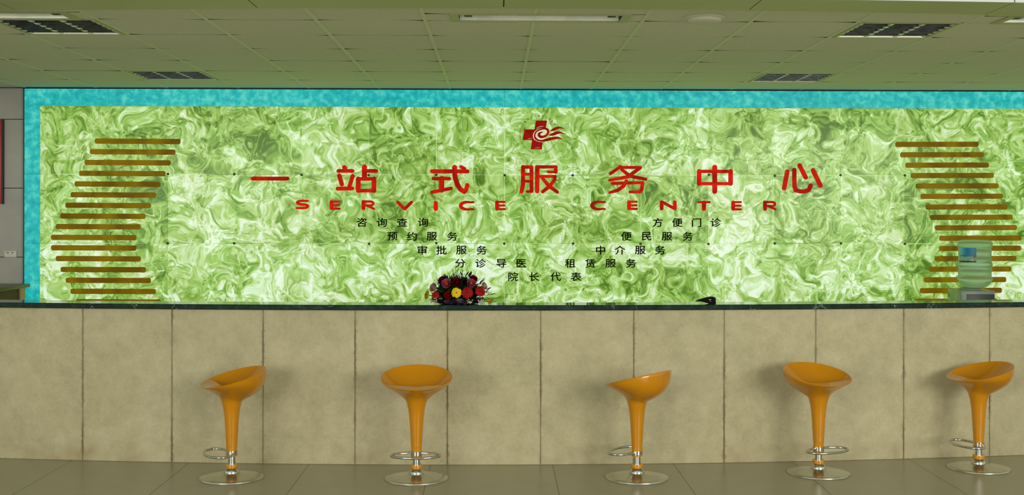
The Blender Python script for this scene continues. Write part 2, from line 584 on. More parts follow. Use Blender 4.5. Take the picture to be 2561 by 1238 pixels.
def tile(x0, x1, y0, y1, z):
    """mineral tile: long edges meet mid-way, corners stand a little apart"""
    n = 12; m = 0.0008
    g0, g1 = rs.uniform(0.004, 0.034), rs.uniform(0.004, 0.034)
    pts = []
    for k in range(n + 1):
        s_ = k / n; e = abs(2 * s_ - 1) ** 4
        pts.append((x0 + m + (x1 - x0 - 2 * m) * s_, y0 + m * 0.2 + g0 * e * (0.4 + 0.6 * (s_ > .5))))
    for k in range(n + 1):
        s_ = 1 - k / n; e = abs(2 * s_ - 1) ** 4
        pts.append((x0 + m + (x1 - x0 - 2 * m) * s_, y1 - m * 0.2 - g1 * e * (0.4 + 0.6 * (s_ < .5))))
    tiles.prism(pts, z, z + 0.014, 'Z')


NC0, NC1 = -14, 15
for c in range(NC0, NC1):
    x0, x1 = gridX0 + 0.6 * c, gridX0 + 0.6 * (c + 1)
    if x1 < XL or x0 > XR: continue
    for r in range(len(rowsY) - 1):
        y0, y1 = rowsY[r], rowsY[r + 1]
        if (c, r) in troffers: continue
        dz = rs.uniform(0, 0.0015)
        if r == 1:
            if c in (-1, 0, -6, -5, 4, 5):
                tile(x0, x1, y0, STRIPY[0], CZ + dz)
            else: tile(x0, x1, y0, y1, CZ + dz)
        else: tile(x0, x1, y0, y1, CZ + dz)
# lamp slots: infill left and right of each strip light
FW = 0.475                                       # half length of a strip light
strip_centres = [gridX0 + 0.03, gridX0 + 0.03 - 3.0, gridX0 + 0.03 + 3.0]
for k, xc in enumerate(strip_centres):
    xa, xb = gridX0 - 0.6 + (xc - gridX0 - 0.03), gridX0 + 0.6 + (xc - gridX0 - 0.03)
    tiles.box((xa + 0.001, STRIPY[0] + 0.003, CZ), (xc - FW, STRIPY[1] - 0.002, CZ + 0.012))
    tiles.box((xc + FW, STRIPY[0] + 0.003, CZ), (xb - 0.001, STRIPY[1] - 0.002, CZ + 0.012))
ceiling = struct(tiles.build('ceiling', M['ceil']))
M['edge_shade'] = plain('tile_edge_painted_shade', (0.035, 0.028, 0.014), 0.9, spec=0.1)  # dark colour on the tile edges paints the shade inside the gaps
ceiling.data.materials.append(M['edge_shade'])
for pl_ in ceiling.data.polygons:
    if abs(pl_.normal.z) < 0.5: pl_.material_index = 1
mb = MB()
for c in range(NC0, NC1 + 1):
    x = gridX0 + 0.6 * c
    if x < XL or x > XR: continue
    y0 = rowsY[0]
    segs = [(y0, WY)]
    if c in (0, -5, 5): segs = [(y0, STRIPY[0]), (STRIPY[1] + 0.03, WY)]
    for a, b in segs:
        mb.box((x - 0.010, a, CZ - 0.002), (x + 0.010, b, CZ + 0.002))
mb.build('runner', M['tbar'], ceiling)
struct(MB().box((XL, rowsY[0], CZ + 0.16), (XR, WY + 0.1, CZ + 0.2)).build('ceiling_void', M['dark']))


# ---- gently bowed counter front and bulkhead: both follow the same soft curve
def fit(pts):
    (x0, y0), (x1, y1), (x2, y2) = pts
    c = ((y2 - y0) / (x2 - x0) - (y1 - y0) / (x1 - x0)) / (x2 - x1)
    b = (y1 - y0) / (x1 - x0) - c * (x0 + x1)
    a = y0 - b * x0 - c * x0 * x0
    return lambda x: a + b * x + c * x * x, lambda x: b + 2 * c * x


fl = [atZ(0, 1146.5, 0), atZ(1280, 1163, 0), atZ(2561, 1138.5, 0)]
cY, cS = fit([(p.x, p.y) for p in fl])


def arc_point(px, py=960):
    Y = 7.9
    for _ in range(12):
        p = atY(px, py, Y); Y = cY(p.x)
    return p.x


BZ = 2.645
fb = [atZ(0, 27.5, BZ), atZ(1280, 21.5, BZ), atZ(2561, 39, BZ)]
bY, _ = fit([(p.x, p.y) for p in fb])
nb = [atZ(0, -10, BZ), atZ(1280, -8, BZ), atZ(2561, 7.5, BZ)]
nY, _ = fit([(p.x, p.y) for p in nb])
mb = MB()
bj = [atZ(x, y, BZ).x for x, y in ((645, 21), (1259.5, 21), (1871, 27), (2459, 38))]
d_ = (bj[3] - bj[0]) / 3
cuts = [bj[0] - d_ * k for k in (4, 3, 2, 1)] + bj + [bj[3] + d_ * k for k in (1, 2, 3)]
face = MB()
for i in range(len(cuts) - 1):
    n = 6
    xsn = [cuts[i] + 0.003 + (cuts[i + 1] - cuts[i] - 0.006) * k / n for k in range(n + 1)]
    poly = [(x, nY(x) + 0.004) for x in xsn] + [(x, bY(x)) for x in reversed(xsn)]
    mb.prism(poly, BZ, CZ + 0.15, 'Z')
    poly = [(x, nY(x) - 0.012) for x in xsn] + [(x, nY(x) + 0.003) for x in reversed(xsn)]
    face.prism(poly, BZ, 4.4, 'Z')
beam = struct(mb.build('beam', M['soffit']))
face.build('beam_face', M['beamface'], beam)
mb = MB()
xsn = [cuts[0] + (cuts[-1] - cuts[0]) * k / 40 for k in range(41)]
mb.prism([(x, nY(x) + 0.02) for x in xsn] + [(x, bY(x) - 0.02) for x in reversed(xsn)], BZ + 0.004, CZ + 0.14, 'Z')
mb.build('beam_core', M['dark'], beam)

# ------------------------------------------------------------------ counter
LZ0, LZ1 = 1.017, 1.051            # ledge bottom / top
joints_px = [207, 430, 658, 888, 1119, 1352, 1585, 1811, 2040, 2260, 2475]
jx = [arc_point(p) for p in joints_px]
dx = 0.606
jx = [jx[0] - dx * k for k in (2, 1)] + jx + [jx[-1] + dx * k for k in (1, 2)]
counter = empty('reception_counter', (0, cY(0), 0))
tag(counter, 'long reception counter faced with beige stone slabs behind the orange stools', 'counter')
pc = Vector(counter.location)
for i in range(len(jx) - 1):
    xa, xb = jx[i] + 0.0015, jx[i + 1] - 0.0015
    A = Vector((xa, cY(xa), 0)); B = Vector((xb, cY(xb), 0))
    nrm = Vector((-(B - A).y, (B - A).x, 0)).normalized()      # pointing back (+Y)
    z0, z1 = 0.003, LZ0 - 0.004
    th = 0.02
    vs = []
    for z in (z0, z1):
        for q in (A, B, B + nrm * th, A + nrm * th): vs.append((q.x - pc.x, q.y - pc.y, z))
    mb = MB().add(vs, [(0, 1, 5, 4), (1, 2, 6, 5), (2, 3, 7, 6), (3, 0, 4, 7), (4, 5, 6, 7), (3, 2, 1, 0)])
    ob = mb.build('front_slab', M['stone'], counter, fix=False)
    uv = ob.data.uv_layers.new(name='UVMap')
    for pl in ob.data.polygons:
        for li in pl.loop_indices:
            vi = ob.data.loops[li].vertex_index
            uv.data[li].uv = (1.0 if vi % 4 in (1, 2) else 0.0, (ob.data.vertices[vi].co.z))
mb = MB()
xsn = [jx[0] + (jx[-1] - jx[0]) * k / 60 for k in range(61)]
mb.prism([(x - pc.x, cY(x) + 0.004 - pc.y) for x in xsn] + [(x - pc.x, cY(x) + 0.19 - pc.y) for x in reversed(xsn)], 0.0, LZ0 - 0.001, 'Z')
mb.build('counter_body', M['joint'], counter)

lv, lf = [], []
prof = [(-0.030, LZ0 + 0.003), (-0.033, LZ0 + 0.006), (-0.033, LZ1 - 0.004), (-0.030, LZ1), (0.205, LZ1), (0.208, LZ1 - 0.004), (0.208, LZ0), (-0.027, LZ0)]
xsn = [jx[0] + (jx[-1] - jx[0]) * k / 80 for k in range(81)]
for x in xsn:
    s_ = cS(x); nl = math.hypot(1, s_)
    for q, z in prof:
        lv.append((x - s_ / nl * q, cY(x) + q / nl, z))
P = len(prof)
for i in range(80):
    for k in range(P):
        k2 = (k + 1) % P
        lf.append((i * P + k, (i + 1) * P + k, (i + 1) * P + k2, i * P + k2))
lf.append(tuple(range(P - 1, -1, -1))); lf.append(tuple(80 * P + k for k in range(P)))
led = MB().add(lv, lf).build('counter_ledge', M['granite'], None, 30)
tag(led, 'narrow polished dark green marble ledge running along the top of the counter', 'counter top')

# ---- side counter at the far left
zt = 1.073
sc_ = empty('side_counter', (atY(40, 712, 9.8).x, 9.8, 0))
tag(sc_, 'brown side counter with dark stone top at far left before the wall', 'counter')
L = Vector(sc_.location)
eA = atZ(76, 709.2, zt); eB = atZ(0, 720.5, zt)      # its long edge runs straight away from the viewer
xE = (eA.x + eB.x) / 2 - L.x; yE = eA.y - L.y; yN = 8.80 - L.y
MB().rbox((xE - 1.1, yN, zt - 0.028), (xE, yE, zt), 0.003).build('stone_top', M['desktop'], sc_, 40)
xi = xE - 0.035
MB().box((xi - 0.9, yN + 0.04, 0), (xi - 0.012, yE - 0.115, zt - 0.0285)).build('panel', M['wood'], sc_)
MB().box((xi - 0.9, yE - 0.114, 0), (xi, yE - 0.01, zt - 0.0285)).build('end_post', M['paleend'], sc_)

# ---- outlet and red board on the left wall
Yw = WY + 0.045
a = atY(11.5, 627.5, Yw); b = atY(42.5, 643.5, Yw)
os_ = MB().rbox((a.x, Yw - 0.012, b.z), (b.x, Yw, a.z), 0.003).build('wall_outlet', M['socket'], None, 40)
tag(os_, 'small pale wall outlet on the grey tiles left of the cyan border', 'outlet')
cx_ = (a.x + b.x) / 2
for dxp in (-6.0, 5.5):
    xq = cx_ + dxp * WY / FPX; zq = (a.z + b.z) / 2 + 0.012
    MB().box((xq - 0.009, Yw - 0.0135, zq - 0.003), (xq + 0.009, Yw - 0.0115, zq + 0.003)).build('slot', M['blackplastic'], os_)
a = atY(-70, 300.5, Yw); b = atY(8.5, 509.5, Yw); b.x = atY(7.5, 400, Yw).x
rb = MB().rbox((a.x, Yw - 0.03, b.z), (b.x, Yw - 0.001, a.z), 0.003).build('wall_board', M['redboard'], None, 40)
tag(rb, 'tall red board hanging on the grey wall at the left picture edge', 'board')
MB().box((b.x, Yw - 0.032, b.z - 0.003), (b.x + 0.011, Yw - 0.001, a.z + 0.003)).build('edge_strip', M['blackedge'], rb)

# ------------------------------------------------------------------ gold bars
barY = WY - 0.0005


def capsule_poly(x0, x1, z0, z1, r, n=6):
    pts = []
    for cx, cz, a0 in ((x1 - r, z0 + r, -90), (x1 - r, z1 - r, 0), (x0 + r, z1 - r, 90), (x0 + r, z0 + r, 180)):
        for k in range(n + 1):
            t = math.radians(a0 + 90 * k / n); pts.append((cx + r * math.cos(t), cz + r * math.sin(t)))
    return pts


ord_ = ['topmost', 'second', 'third', 'fourth', 'fifth', 'sixth', 'seventh', 'eighth', 'ninth', 'tenth', 'eleventh', 'twelfth', 'thirteenth',
        'fourteenth', 'fifteenth', 'lowest']
LB = [(237, 451.5, 353.5), (225, 439, 380), (212, 427, 406.8), (198.5, 414, 434), (187, 401.5, 460.5), (177, 390, 487.5), (164, 377.5, 513.8),
      (151.5, 364, 540.7), (140, 352, 567), (128, 341, 594), (128, 341, 620), (140, 352.5, 647), (152, 365, 674.3), (165, 377.5, 701.2), (177, 390, 728.8), (190, 403, 755)]
RB = [(2239, 2447, 361), (2251, 2460, 387), (2264, 2472.5, 413), (2277.5, 2485, 439), (2290, 2497, 465), (2302, 2508, 491), (2315, 2519.5, 517.5),
      (2326, 2532, 543.5), (2338, 2543, 569.5), (2349, 2554, 595.5), (2348, 2553.5, 621), (2337, 2541.5, 646.8), (2323, 2529, 673), (2310, 2516, 699.5), (2300, 2505, 726.5), (2289, 2494, 753)]
for side, L_ in (('left', LB), ('right', RB)):
    for k, (xa, xb, y) in enumerate(L_):
        sl = 0.7 if side == 'left' else -0.5
        p0 = atY(xa, y, barY); p1 = atY(xb, y, barY)
        hh = 6.6 * WY / FPX
        z = (p0.z + p1.z) / 2
        nm = ord_[k]
        pos = nm + ' bar' if k in (0, 15) else nm + ' bar from the top'
        cxb = (p0.x + p1.x) / 2
        ob = MB().prism([(x - cxb, zz - z) for x, zz in capsule_poly(p0.x, p1.x, z - hh, z + hh, hh * 0.72)], -0.006, 0.0, 'Y').build('wall_bar', M['gold'])
        ob.location = (cxb, barY, z)
        # each bar leans slightly as it was hung
        ob.rotation_euler = (0, math.atan2((0.8 if side == 'left' else -0.9), 210), 0)
        tag(ob, 'olive gold wall bar, %s of the %s stack on green marble' % (pos, side), 'wall bar', 'gold bars stacked on the %s of the marble wall' % side)

# ------------------------------------------------------------------ lettering
LETY = WY - 0.0005


def strokes(name, segs, f, th=0.007, mat=None):
    """segs: list of (polyline, pen width); f maps the traced sheet to picture coordinates"""
    pts = []
    for pl, wd in segs:
        for p in pl: pts.append(f(p))
    cxp = (min(p[0] for p in pts) + max(p[0] for p in pts)) / 2
    cyp = (min(p[1] for p in pts) + max(p[1] for p in pts)) / 2
    c = atY(cxp, cyp, LETY)
    mb = MB(); lay = 0
    for pl, wd in segs:
        q = []
        for p in pl:
            u = f(p); wv = atY(u[0], u[1], LETY); q.append(Vector((wv.x - c.x, wv.z - c.z)))
        ws = wd if isinstance(wd, (list, tuple)) else [wd] * len(q)
        rad = [wd_ * f.k * WY / FPX / 2 for wd_ in ws]
        for i in range(len(q) - 1):
            lay += 1
            t_ = th + 0.00008 * (lay % 12)
            a, b = q[i], q[i + 1]
            d = (b - a)
            if d.length < 1e-6: continue
            d.normalize(); an = math.atan2(d.y, d.x); poly = []
            for k in range(9):
                t = an + PI / 2 + PI * k / 8
                poly.append((a.x + rad[i] * math.cos(t), a.y + rad[i] * math.sin(t)))
            for k in range(9):
                t = an - PI / 2 + PI * k / 8
                poly.append((b.x + rad[i + 1] * math.cos(t), b.y + rad[i + 1] * math.sin(t)))
            mb.prism(poly, -t_, 0, 'Y')
    ob = mb.build(name, mat or M['red'])
    ob.location = (c.x, LETY, c.z)
    return ob


def mapper(ox, oy, k):
    f = lambda p: (ox + p[0] / k, oy + p[1] / k)
    class F:
        def __call__(s, p): return f(p)
    F.k = 1.0 / k
    return F()


fA, fB, fC = mapper(600, 390, 4.268), mapper(1180, 390, 5.567), mapper(1640, 390, 5.567)
def closed_box(xl, xr, yt, yb, wv, wh):
    return [([(xl, yt), (xr, yt)], wh), ([(xl, yb), (xr, yb)], wh), ([(xl, yt), (xl, yb)], wv), ([(xr, yt), (xr, yb)], wv)]


BIG = [
    ('一', fA, [([(136, 242), (508, 242)], 42)]),
    ('站', fA, [([(1117, 122), (1127, 152)], 48), ([(1052, 160), (1203, 160)], 40), ([(1063, 212), (1088, 302)], 47), ([(1205, 214), (1165, 338)], 43),
               ([(1045, 349), (1200, 347)], 42), ([(1330, 118), (1330, 240)], 54), ([(1330, 160), (1457, 160)], 40)] + closed_box(1264, 1431, 245, 371, 50, 39)),
    ('式', fA, [([(2050, 163), (2430, 165)], 42), ([(2360, 116), (2398, 137)], 38),
               ([(2292, 122), (2292, 172), (2300, 240), (2322, 305), (2352, 355), (2395, 383), (2412, 365), (2428, 312)], [54, 54, 54, 54, 50, 46, 44, 46]),
               ([(2063, 242), (2236, 242)], 38), ([(2155, 242), (2152, 365)], 55), ([(2050, 387), (2254, 346)], 38)]),
    ('服', fB, [([(712, 155), (712, 400), (692, 495)], 58), ([(712, 155), (830, 155)], 48), ([(830, 155), (830, 490)], 56), ([(835, 495), (770, 495)], 40),
               ([(712, 255), (830, 255)], 40), ([(712, 352), (830, 352)], 40), ([(910, 158), (910, 492)], 62), ([(908, 153), (1167, 153)], 46),
               ([(1168, 155), (1168, 222)], 52), ([(1168, 225), (1062, 225)], 36), ([(910, 285), (1160, 285)], 42),
               ([(1158, 288), (1150, 335), (1085, 420), (985, 498)], [46, 48, 52, 48]), ([(985, 315), (1075, 420), (1190, 503)], [46, 56, 46])]),
    ('务', fB, [([(2068, 148), (2010, 190), (1928, 246)], 46), ([(2068, 160), (2348, 160)], 42), ([(2345, 166), (2170, 290), (1918, 338)], [46, 52, 40]),
               ([(2085, 190), (2200, 280), (2420, 325)], [44, 52, 44]), ([(1955, 382), (2372, 372)], 44),
               ([(2375, 370), (2365, 468), (2340, 500), (2200, 502)], [48, 50, 46, 40]), ([(2150, 350), (2112, 420), (2030, 478), (1920, 510)], [52, 54, 50, 40])]),
    ('中', fC, closed_box(603, 1041, 215, 386, 64, 46) + [([(820, 157), (820, 494)], 68)]),
    ('心', fC, [([(1830, 218), (1786, 450)], 62), ([(1928, 195), (1930, 430), (1950, 478), (2010, 494), (2080, 493), (2130, 470), (2157, 412)], 60),
               ([(2000, 132), (2086, 300)], 62), ([(2188, 200), (2292, 414)], 62)]),
]
words = ['first', 'second', 'third', 'fourth', 'fifth', 'sixth', 'last']
for k, (ch, f, sg) in enumerate(BIG):
    ob = strokes('red_character', sg, f)
    tag(ob, 'large red character %s, %s of seven in the heading on marble' % (ch, words[k]), 'character', 'large red heading characters')


def arcp(cx, cy, rx, ry, a0, a1, n=12):
    return [(cx + rx * math.cos(math.radians(a0 + (a1 - a0) * k / n)), cy - ry * math.sin(math.radians(a0 + (a1 - a0) * k / n))) for k in range(n + 1)]


# letters traced on a sheet 100 wide x 100 high per 27 x 22 pixels: x,y in pixels directly
def letter(ch):
    v, h = 10.6, 5.4      # pen widths (px): upright and level strokes
    if ch == 'E': return [([(-9, -8), (-9, 8)], v - 1), ([(-9, -9), (10, -9)], h), ([(-9, 0), (9.5, 0)], h), ([(-9, 9), (10.5, 9)], h)]
    if ch == 'R':
        return [([(-12.5, -8), (-12.5, 8)], v - 1), ([(-12, -9), (3, -9)] + arcp(4, -4, 8.5, 5, 80, -80, 8) + [(-6, 1)], h + .6), ([(-2, 1.5), (14, 9.5)], [h + 1.5, h])]
    if ch == 'V': return [([(-17, -8.5), (0, 8)], 8), ([(17, -8.5), (0, 8)], 8)]
    if ch == 'I': return [([(0, -7.5), (0, 7.5)], 10.6)]
    if ch == 'C':
        p = [(17, -9)] + arcp(3, 0, 18, 9.3, 62, 298, 18) + [(17, 9)]
        return [(p, [h] + [h + 4 * math.sin(PI * k / 18) ** 2 for k in range(19)] + [h])]
    if ch == 'S':
        p = [(13.5, -9)] + arcp(0, -4.9, 12.5, 4.3, 75, 255, 8) + arcp(1, 4.4, 13, 4.6, 85, -95, 8) + [(-14.5, 9)]
        return [(p, [h] + [h + 1.2] * 18 + [h])]
    if ch == 'N': return [([(-16.5, -8), (-16.5, 8)], 9.4), ([(16.5, -8), (16.5, 8)], 9.4), ([(-15, -8.5), (15, 8)], 7.5)]
    if ch == 'T': return [([(-14, -9), (14, -9)], h), ([(0, -8), (0, 8)], 10.4)]


SERV = [('S', 756, 511.5), ('E', 838.5, 513), ('R', 921.5, 513), ('V', 1012, 514.5), ('I', 1090, 515), ('C', 1167, 514.5), ('E', 1252, 514)]
CENT = [('C', 1495.5, 514), ('E', 1582, 513.5), ('N', 1671, 513.5), ('T', 1760.5, 514.5), ('E', 1842.5, 514.5), ('R', 1925.5, 514.3)]
ordn = ['first', 'second', 'third', 'fourth', 'fifth', 'sixth', 'seventh']
for word, L_ in (('SERVICE', SERV), ('CENTER', CENT)):
    for k, (ch, x, y) in enumerate(L_):
        f = mapper(x, y, 1.0)
        ob = strokes('red_letter', letter(ch), f)
        tag(ob, 'red capital letter %s, %s letter of the word %s' % (ch, ordn[k], word), 'letter', 'red letters of the word ' + word)

# small black characters
fcache = {}


def glyph(ch, mat=None, nm='small_character', bold=0.018):
    if (ch, nm) in fcache: return fcache[(ch, nm)]
    cu = bpy.data.curves.new('glyph', 'FONT'); cu.body = ch
    cu.size = 1.0; cu.resolution_u = 3; cu.extrude = 0.02
    to = bpy.data.objects.new('glyph', cu); C.objects.link(to)
    dg = bpy.context.evaluated_depsgraph_get(); dg.update()
    me = bpy.data.meshes.new_from_object(to.evaluated_get(dg))
    bpy.data.objects.remove(to); bpy.data.curves.remove(cu)
    vs = [v.co.copy() for v in me.vertices]; fs = [tuple(p.vertices) for p in me.polygons]; mb = MB()
    for q, (ox, oy) in enumerate(((-bold, 0), (bold, 0), (0, bold), (0, -bold))):
        mb.add([v + Vector((ox, oy, 0.001 * q)) for v in vs], fs)
    me = bpy.data.meshes.new(nm); me.from_pydata(mb.v, [], mb.f); me.update()
    xs = [v.co.x for v in me.vertices]; ys = [v.co.y for v in me.vertices]
    cx, cy = (min(xs) + max(xs)) / 2, (min(ys) + max(ys)) / 2
    for v in me.vertices: v.co.x -= cx; v.co.y -= cy
    me.materials.append(mat or M['black'])
    sz = max(xs) - min(xs), max(ys) - min(ys)
    fcache[(ch, nm)] = (me, sz); return fcache[(ch, nm)]


ROWS = [('top left', '咨询查询', [905, 955, 1006, 1058], 556), ('top right', '方便门诊', [1644.6, 1694, 1742, 1790], 556.5),
        ('second left', '预约服务', [981, 1030, 1080, 1131], 591), ('second right', '便民服务', [1566.5, 1617, 1668, 1720], 591),
        ('third left', '审批服务', [1056, 1104, 1154, 1204.6], 625.5), ('third right', '中介服务', [1502, 1550.5, 1601, 1651], 625.5),
        ('fourth left', '分诊导医', [1151, 1202, 1254, 1304], 658.5), ('fourth right', '租赁服务', [1426, 1476, 1527, 1578], 658.5),
        ('lowest', '院长代表', [1283.7, 1336, 1389.4, 1440.6], 692)]
ex = ['first', 'second', 'third', 'last']
for rn, txt, xs, y in ROWS:
    for k, ch in enumerate(txt):
        me, sz = glyph(ch)
        ob = bpy.data.objects.new('small_character', me); C.objects.link(ob)
        c = atY(xs[k], y, WY)
        s_ = 1.0 * 27.5 * WY / FPX
        ob.location = (c.x, WY - 0.0022, c.z)
        ob.rotation_euler = (PI / 2, 0, 0)
        ob.scale = (s_, s_ * 0.86, 0.08)
        tag(ob, 'small black character %s, %s in the %s text row' % (ch, ex[k], rn), 'character', 'small black service list characters')

# ---- emblem
fE = mapper(1270, 270, 9.524)
ec = atY(1358, 336, LETY)
emb = empty('wall_emblem', (ec.x, LETY, ec.z))
tag(emb, 'dark red cross emblem with swirl and plumes inside a ring of tiny writing', 'emblem')


def E(p):
    u = fE(p); q = atY(u[0], u[1], LETY); return (q.x - ec.x, q.z - ec.z)


def smooth_poly(pts, n=5):
    out = []; m = len(pts)
    for i in range(m):
        p0, p1, p2, p3 = [Vector(pts[(i + k) % m]) for k in (-1, 0, 1, 2)]
        for k in range(n):
            t = k / n
            out.append(tuple(0.5 * ((2 * p1) + (p2 - p0) * t + (2 * p0 - 5 * p1 + 4 * p2 - p3) * t * t + (3 * p1 - p0 - 3 * p2 + p3) * t ** 3)))
    return out


def ribbon(pts, wd, y0, y1, mb, n=6):
    P_ = [Vector(p) for p in pts]; out = []; wo = []
    for i in range(len(P_) - 1):
        p0 = P_[max(i - 1, 0)]; p1 = P_[i]; p2 = P_[i + 1]; p3 = P_[min(i + 2, len(P_) - 1)]
        for k in range(n):
            t = k / n
            out.append(0.5 * ((2 * p1) + (p2 - p0) * t + (2 * p0 - 5 * p1 + 4 * p2 - p3) * t * t + (3 * p1 - p0 - 3 * p2 + p3) * t ** 3))
            wo.append(wd[i] + (wd[i + 1] - wd[i]) * t)
    out.append(P_[-1]); wo.append(wd[-1])
    l, r = [], []
    for i, p in enumerate(out):
        d = (out[min(i + 1, len(out) - 1)] - out[max(i - 1, 0)]).normalized()
        nn = Vector((-d.y, d.x)) * wo[i] / 2
        l.append(p + nn); r.append(p - nn)
    for i in range(len(out) - 1):
        mb.prism([E(l[i]), E(l[i + 1]), E(r[i + 1]), E(r[i])], y0, y1, 'Y')


MB().prism([E(p) for p in [(670, 298), (938, 302), (900, 500), (850, 560), (810, 700), (832, 790), (812, 986), (546, 986), (578, 766), (350, 764), (400, 511), (636, 511)]],
           -0.005, 0, 'Y').build('cross', M['crimson'], emb)
mb = MB(); ribbon([(905, 478), (800, 482), (700, 520), (632, 590), (608, 670), (630, 740), (690, 785), (770, 808), (850, 806)], [4, 10, 15, 18, 20, 17, 12, 9, 4], -0.0056, -0.0052, mb); mb.build('pale_outline', M['cream'], emb)
mb = MB(); ribbon([(858, 436), (790, 440), (720, 465), (675, 495)], [3, 9, 9, 3], -0.0056, -0.0052, mb); mb.build('pale_outline', M['cream'], emb)
mb = MB(); ribbon([(470, 738), (520, 732), (572, 730)], [2, 7, 3], -0.0056, -0.0052, mb); mb.build('pale_outline', M['cream'], emb)
mb = MB(); ribbon([(640, 955), (700, 948), (770, 945)], [2, 6, 3], -0.0056, -0.0052, mb); mb.build('pale_outline', M['cream'], emb)
MB().prism([E(p) for p in smooth_poly([(700, 560), (800, 505), (900, 505), (960, 545), (975, 620), (930, 690), (860, 740), (760, 770), (690, 740), (655, 680), (660, 610)])],
           -0.0062, -0.0056, 'Y').build('swirl_ground', M['cream'], emb)
mb = MB()
ribbon([(880, 782), (780, 782), (700, 755), (650, 700), (642, 640), (670, 575), (740, 525), (830, 495), (910, 497), (955, 535), (955, 600), (915, 655), (850, 685), (790, 690), (750, 665),
        (742, 625), (775, 592), (838, 572)], [44, 40, 36, 34, 34, 34, 36, 42, 50, 56, 54, 52, 58, 66, 66, 62, 42, 10], -0.0072, -0.0056, mb)
mb.build('swirl', M['crimson'], emb)
pl = [[(1000, 546), (1080, 485), (1150, 452), (1230, 448), (1300, 466), (1342, 492), (1260, 488), (1180, 506), (1110, 542), (1050, 552)],
      [(968, 648), (1070, 594), (1150, 562), (1230, 562), (1310, 590), (1376, 630), (1300, 616), (1220, 614), (1140, 642), (1050, 664)],
      [(830, 762), (960, 718), (1080, 688), (1180, 682), (1240, 702), (1312, 746), (1220, 736), (1130, 747), (1000, 778), (880, 800), (820, 800)]]
for p in pl:
    MB().prism([E(q) for q in smooth_poly(p, 4)], -0.0066, 0, 'Y').build('plume', M['crimson'], emb)
RC, RR = (738, 637), 447
def ring_char(ch, deg, hgt):
    """one tiny character on the ring, its top pointing outward; deg measured clockwise from straight up"""
    me0, sz = glyph(ch, M['brown_mark'], 'ring_character', 0.010)
    ob = bpy.data.objects.new('ring_character', me0); C.objects.link(ob); ob.parent = emb
    t = math.radians(deg); q = E((RC[0] + RR * math.sin(t), RC[1] - RR * math.cos(t)))
    sc = hgt / 9.524 * WY / FPX
    ob.matrix_local = (Matrix.Translation((q[0], -0.0016, q[1])) @ Matrix.Rotation(PI / 2, 4, 'X') @ Matrix.Rotation(-t, 4, 'Z')
                       @ Matrix.Diagonal((sc, sc, 0.06, 1)))
for ch, (x, y) in zip('重庆市巴南区人民医院', ((410, 330), (480, 273), (553, 224), (645, 202), (738, 193), (825, 195), (915, 221), (1000, 258), (1066, 316), (1122, 385))):
    ring_char(ch, math.degrees(math.atan2(x - RC[0], RC[1] - y)), 52)
def deg_of(x, y): return math.degrees(math.atan2(x - RC[0], RC[1] - y)) % 360
for wtxt, A_, B_ in (('BANAN', (1150, 830), (1020, 980)), ("PEOPLE'S", (985, 1012), (775, 1082)), ('HOSPITAL', (605, 1060), (385, 908)), ('OF', (345, 848), (322, 800)), ('CHONGQING', (296, 745), (360, 405))):
    d0, d1 = deg_of(*A_), deg_of(*B_)
    for k, ch in enumerate(wtxt):
        ring_char(ch, d0 + (d1 - d0) * k / (len(wtxt) - 1), 50 if ch not in "'" else 50)


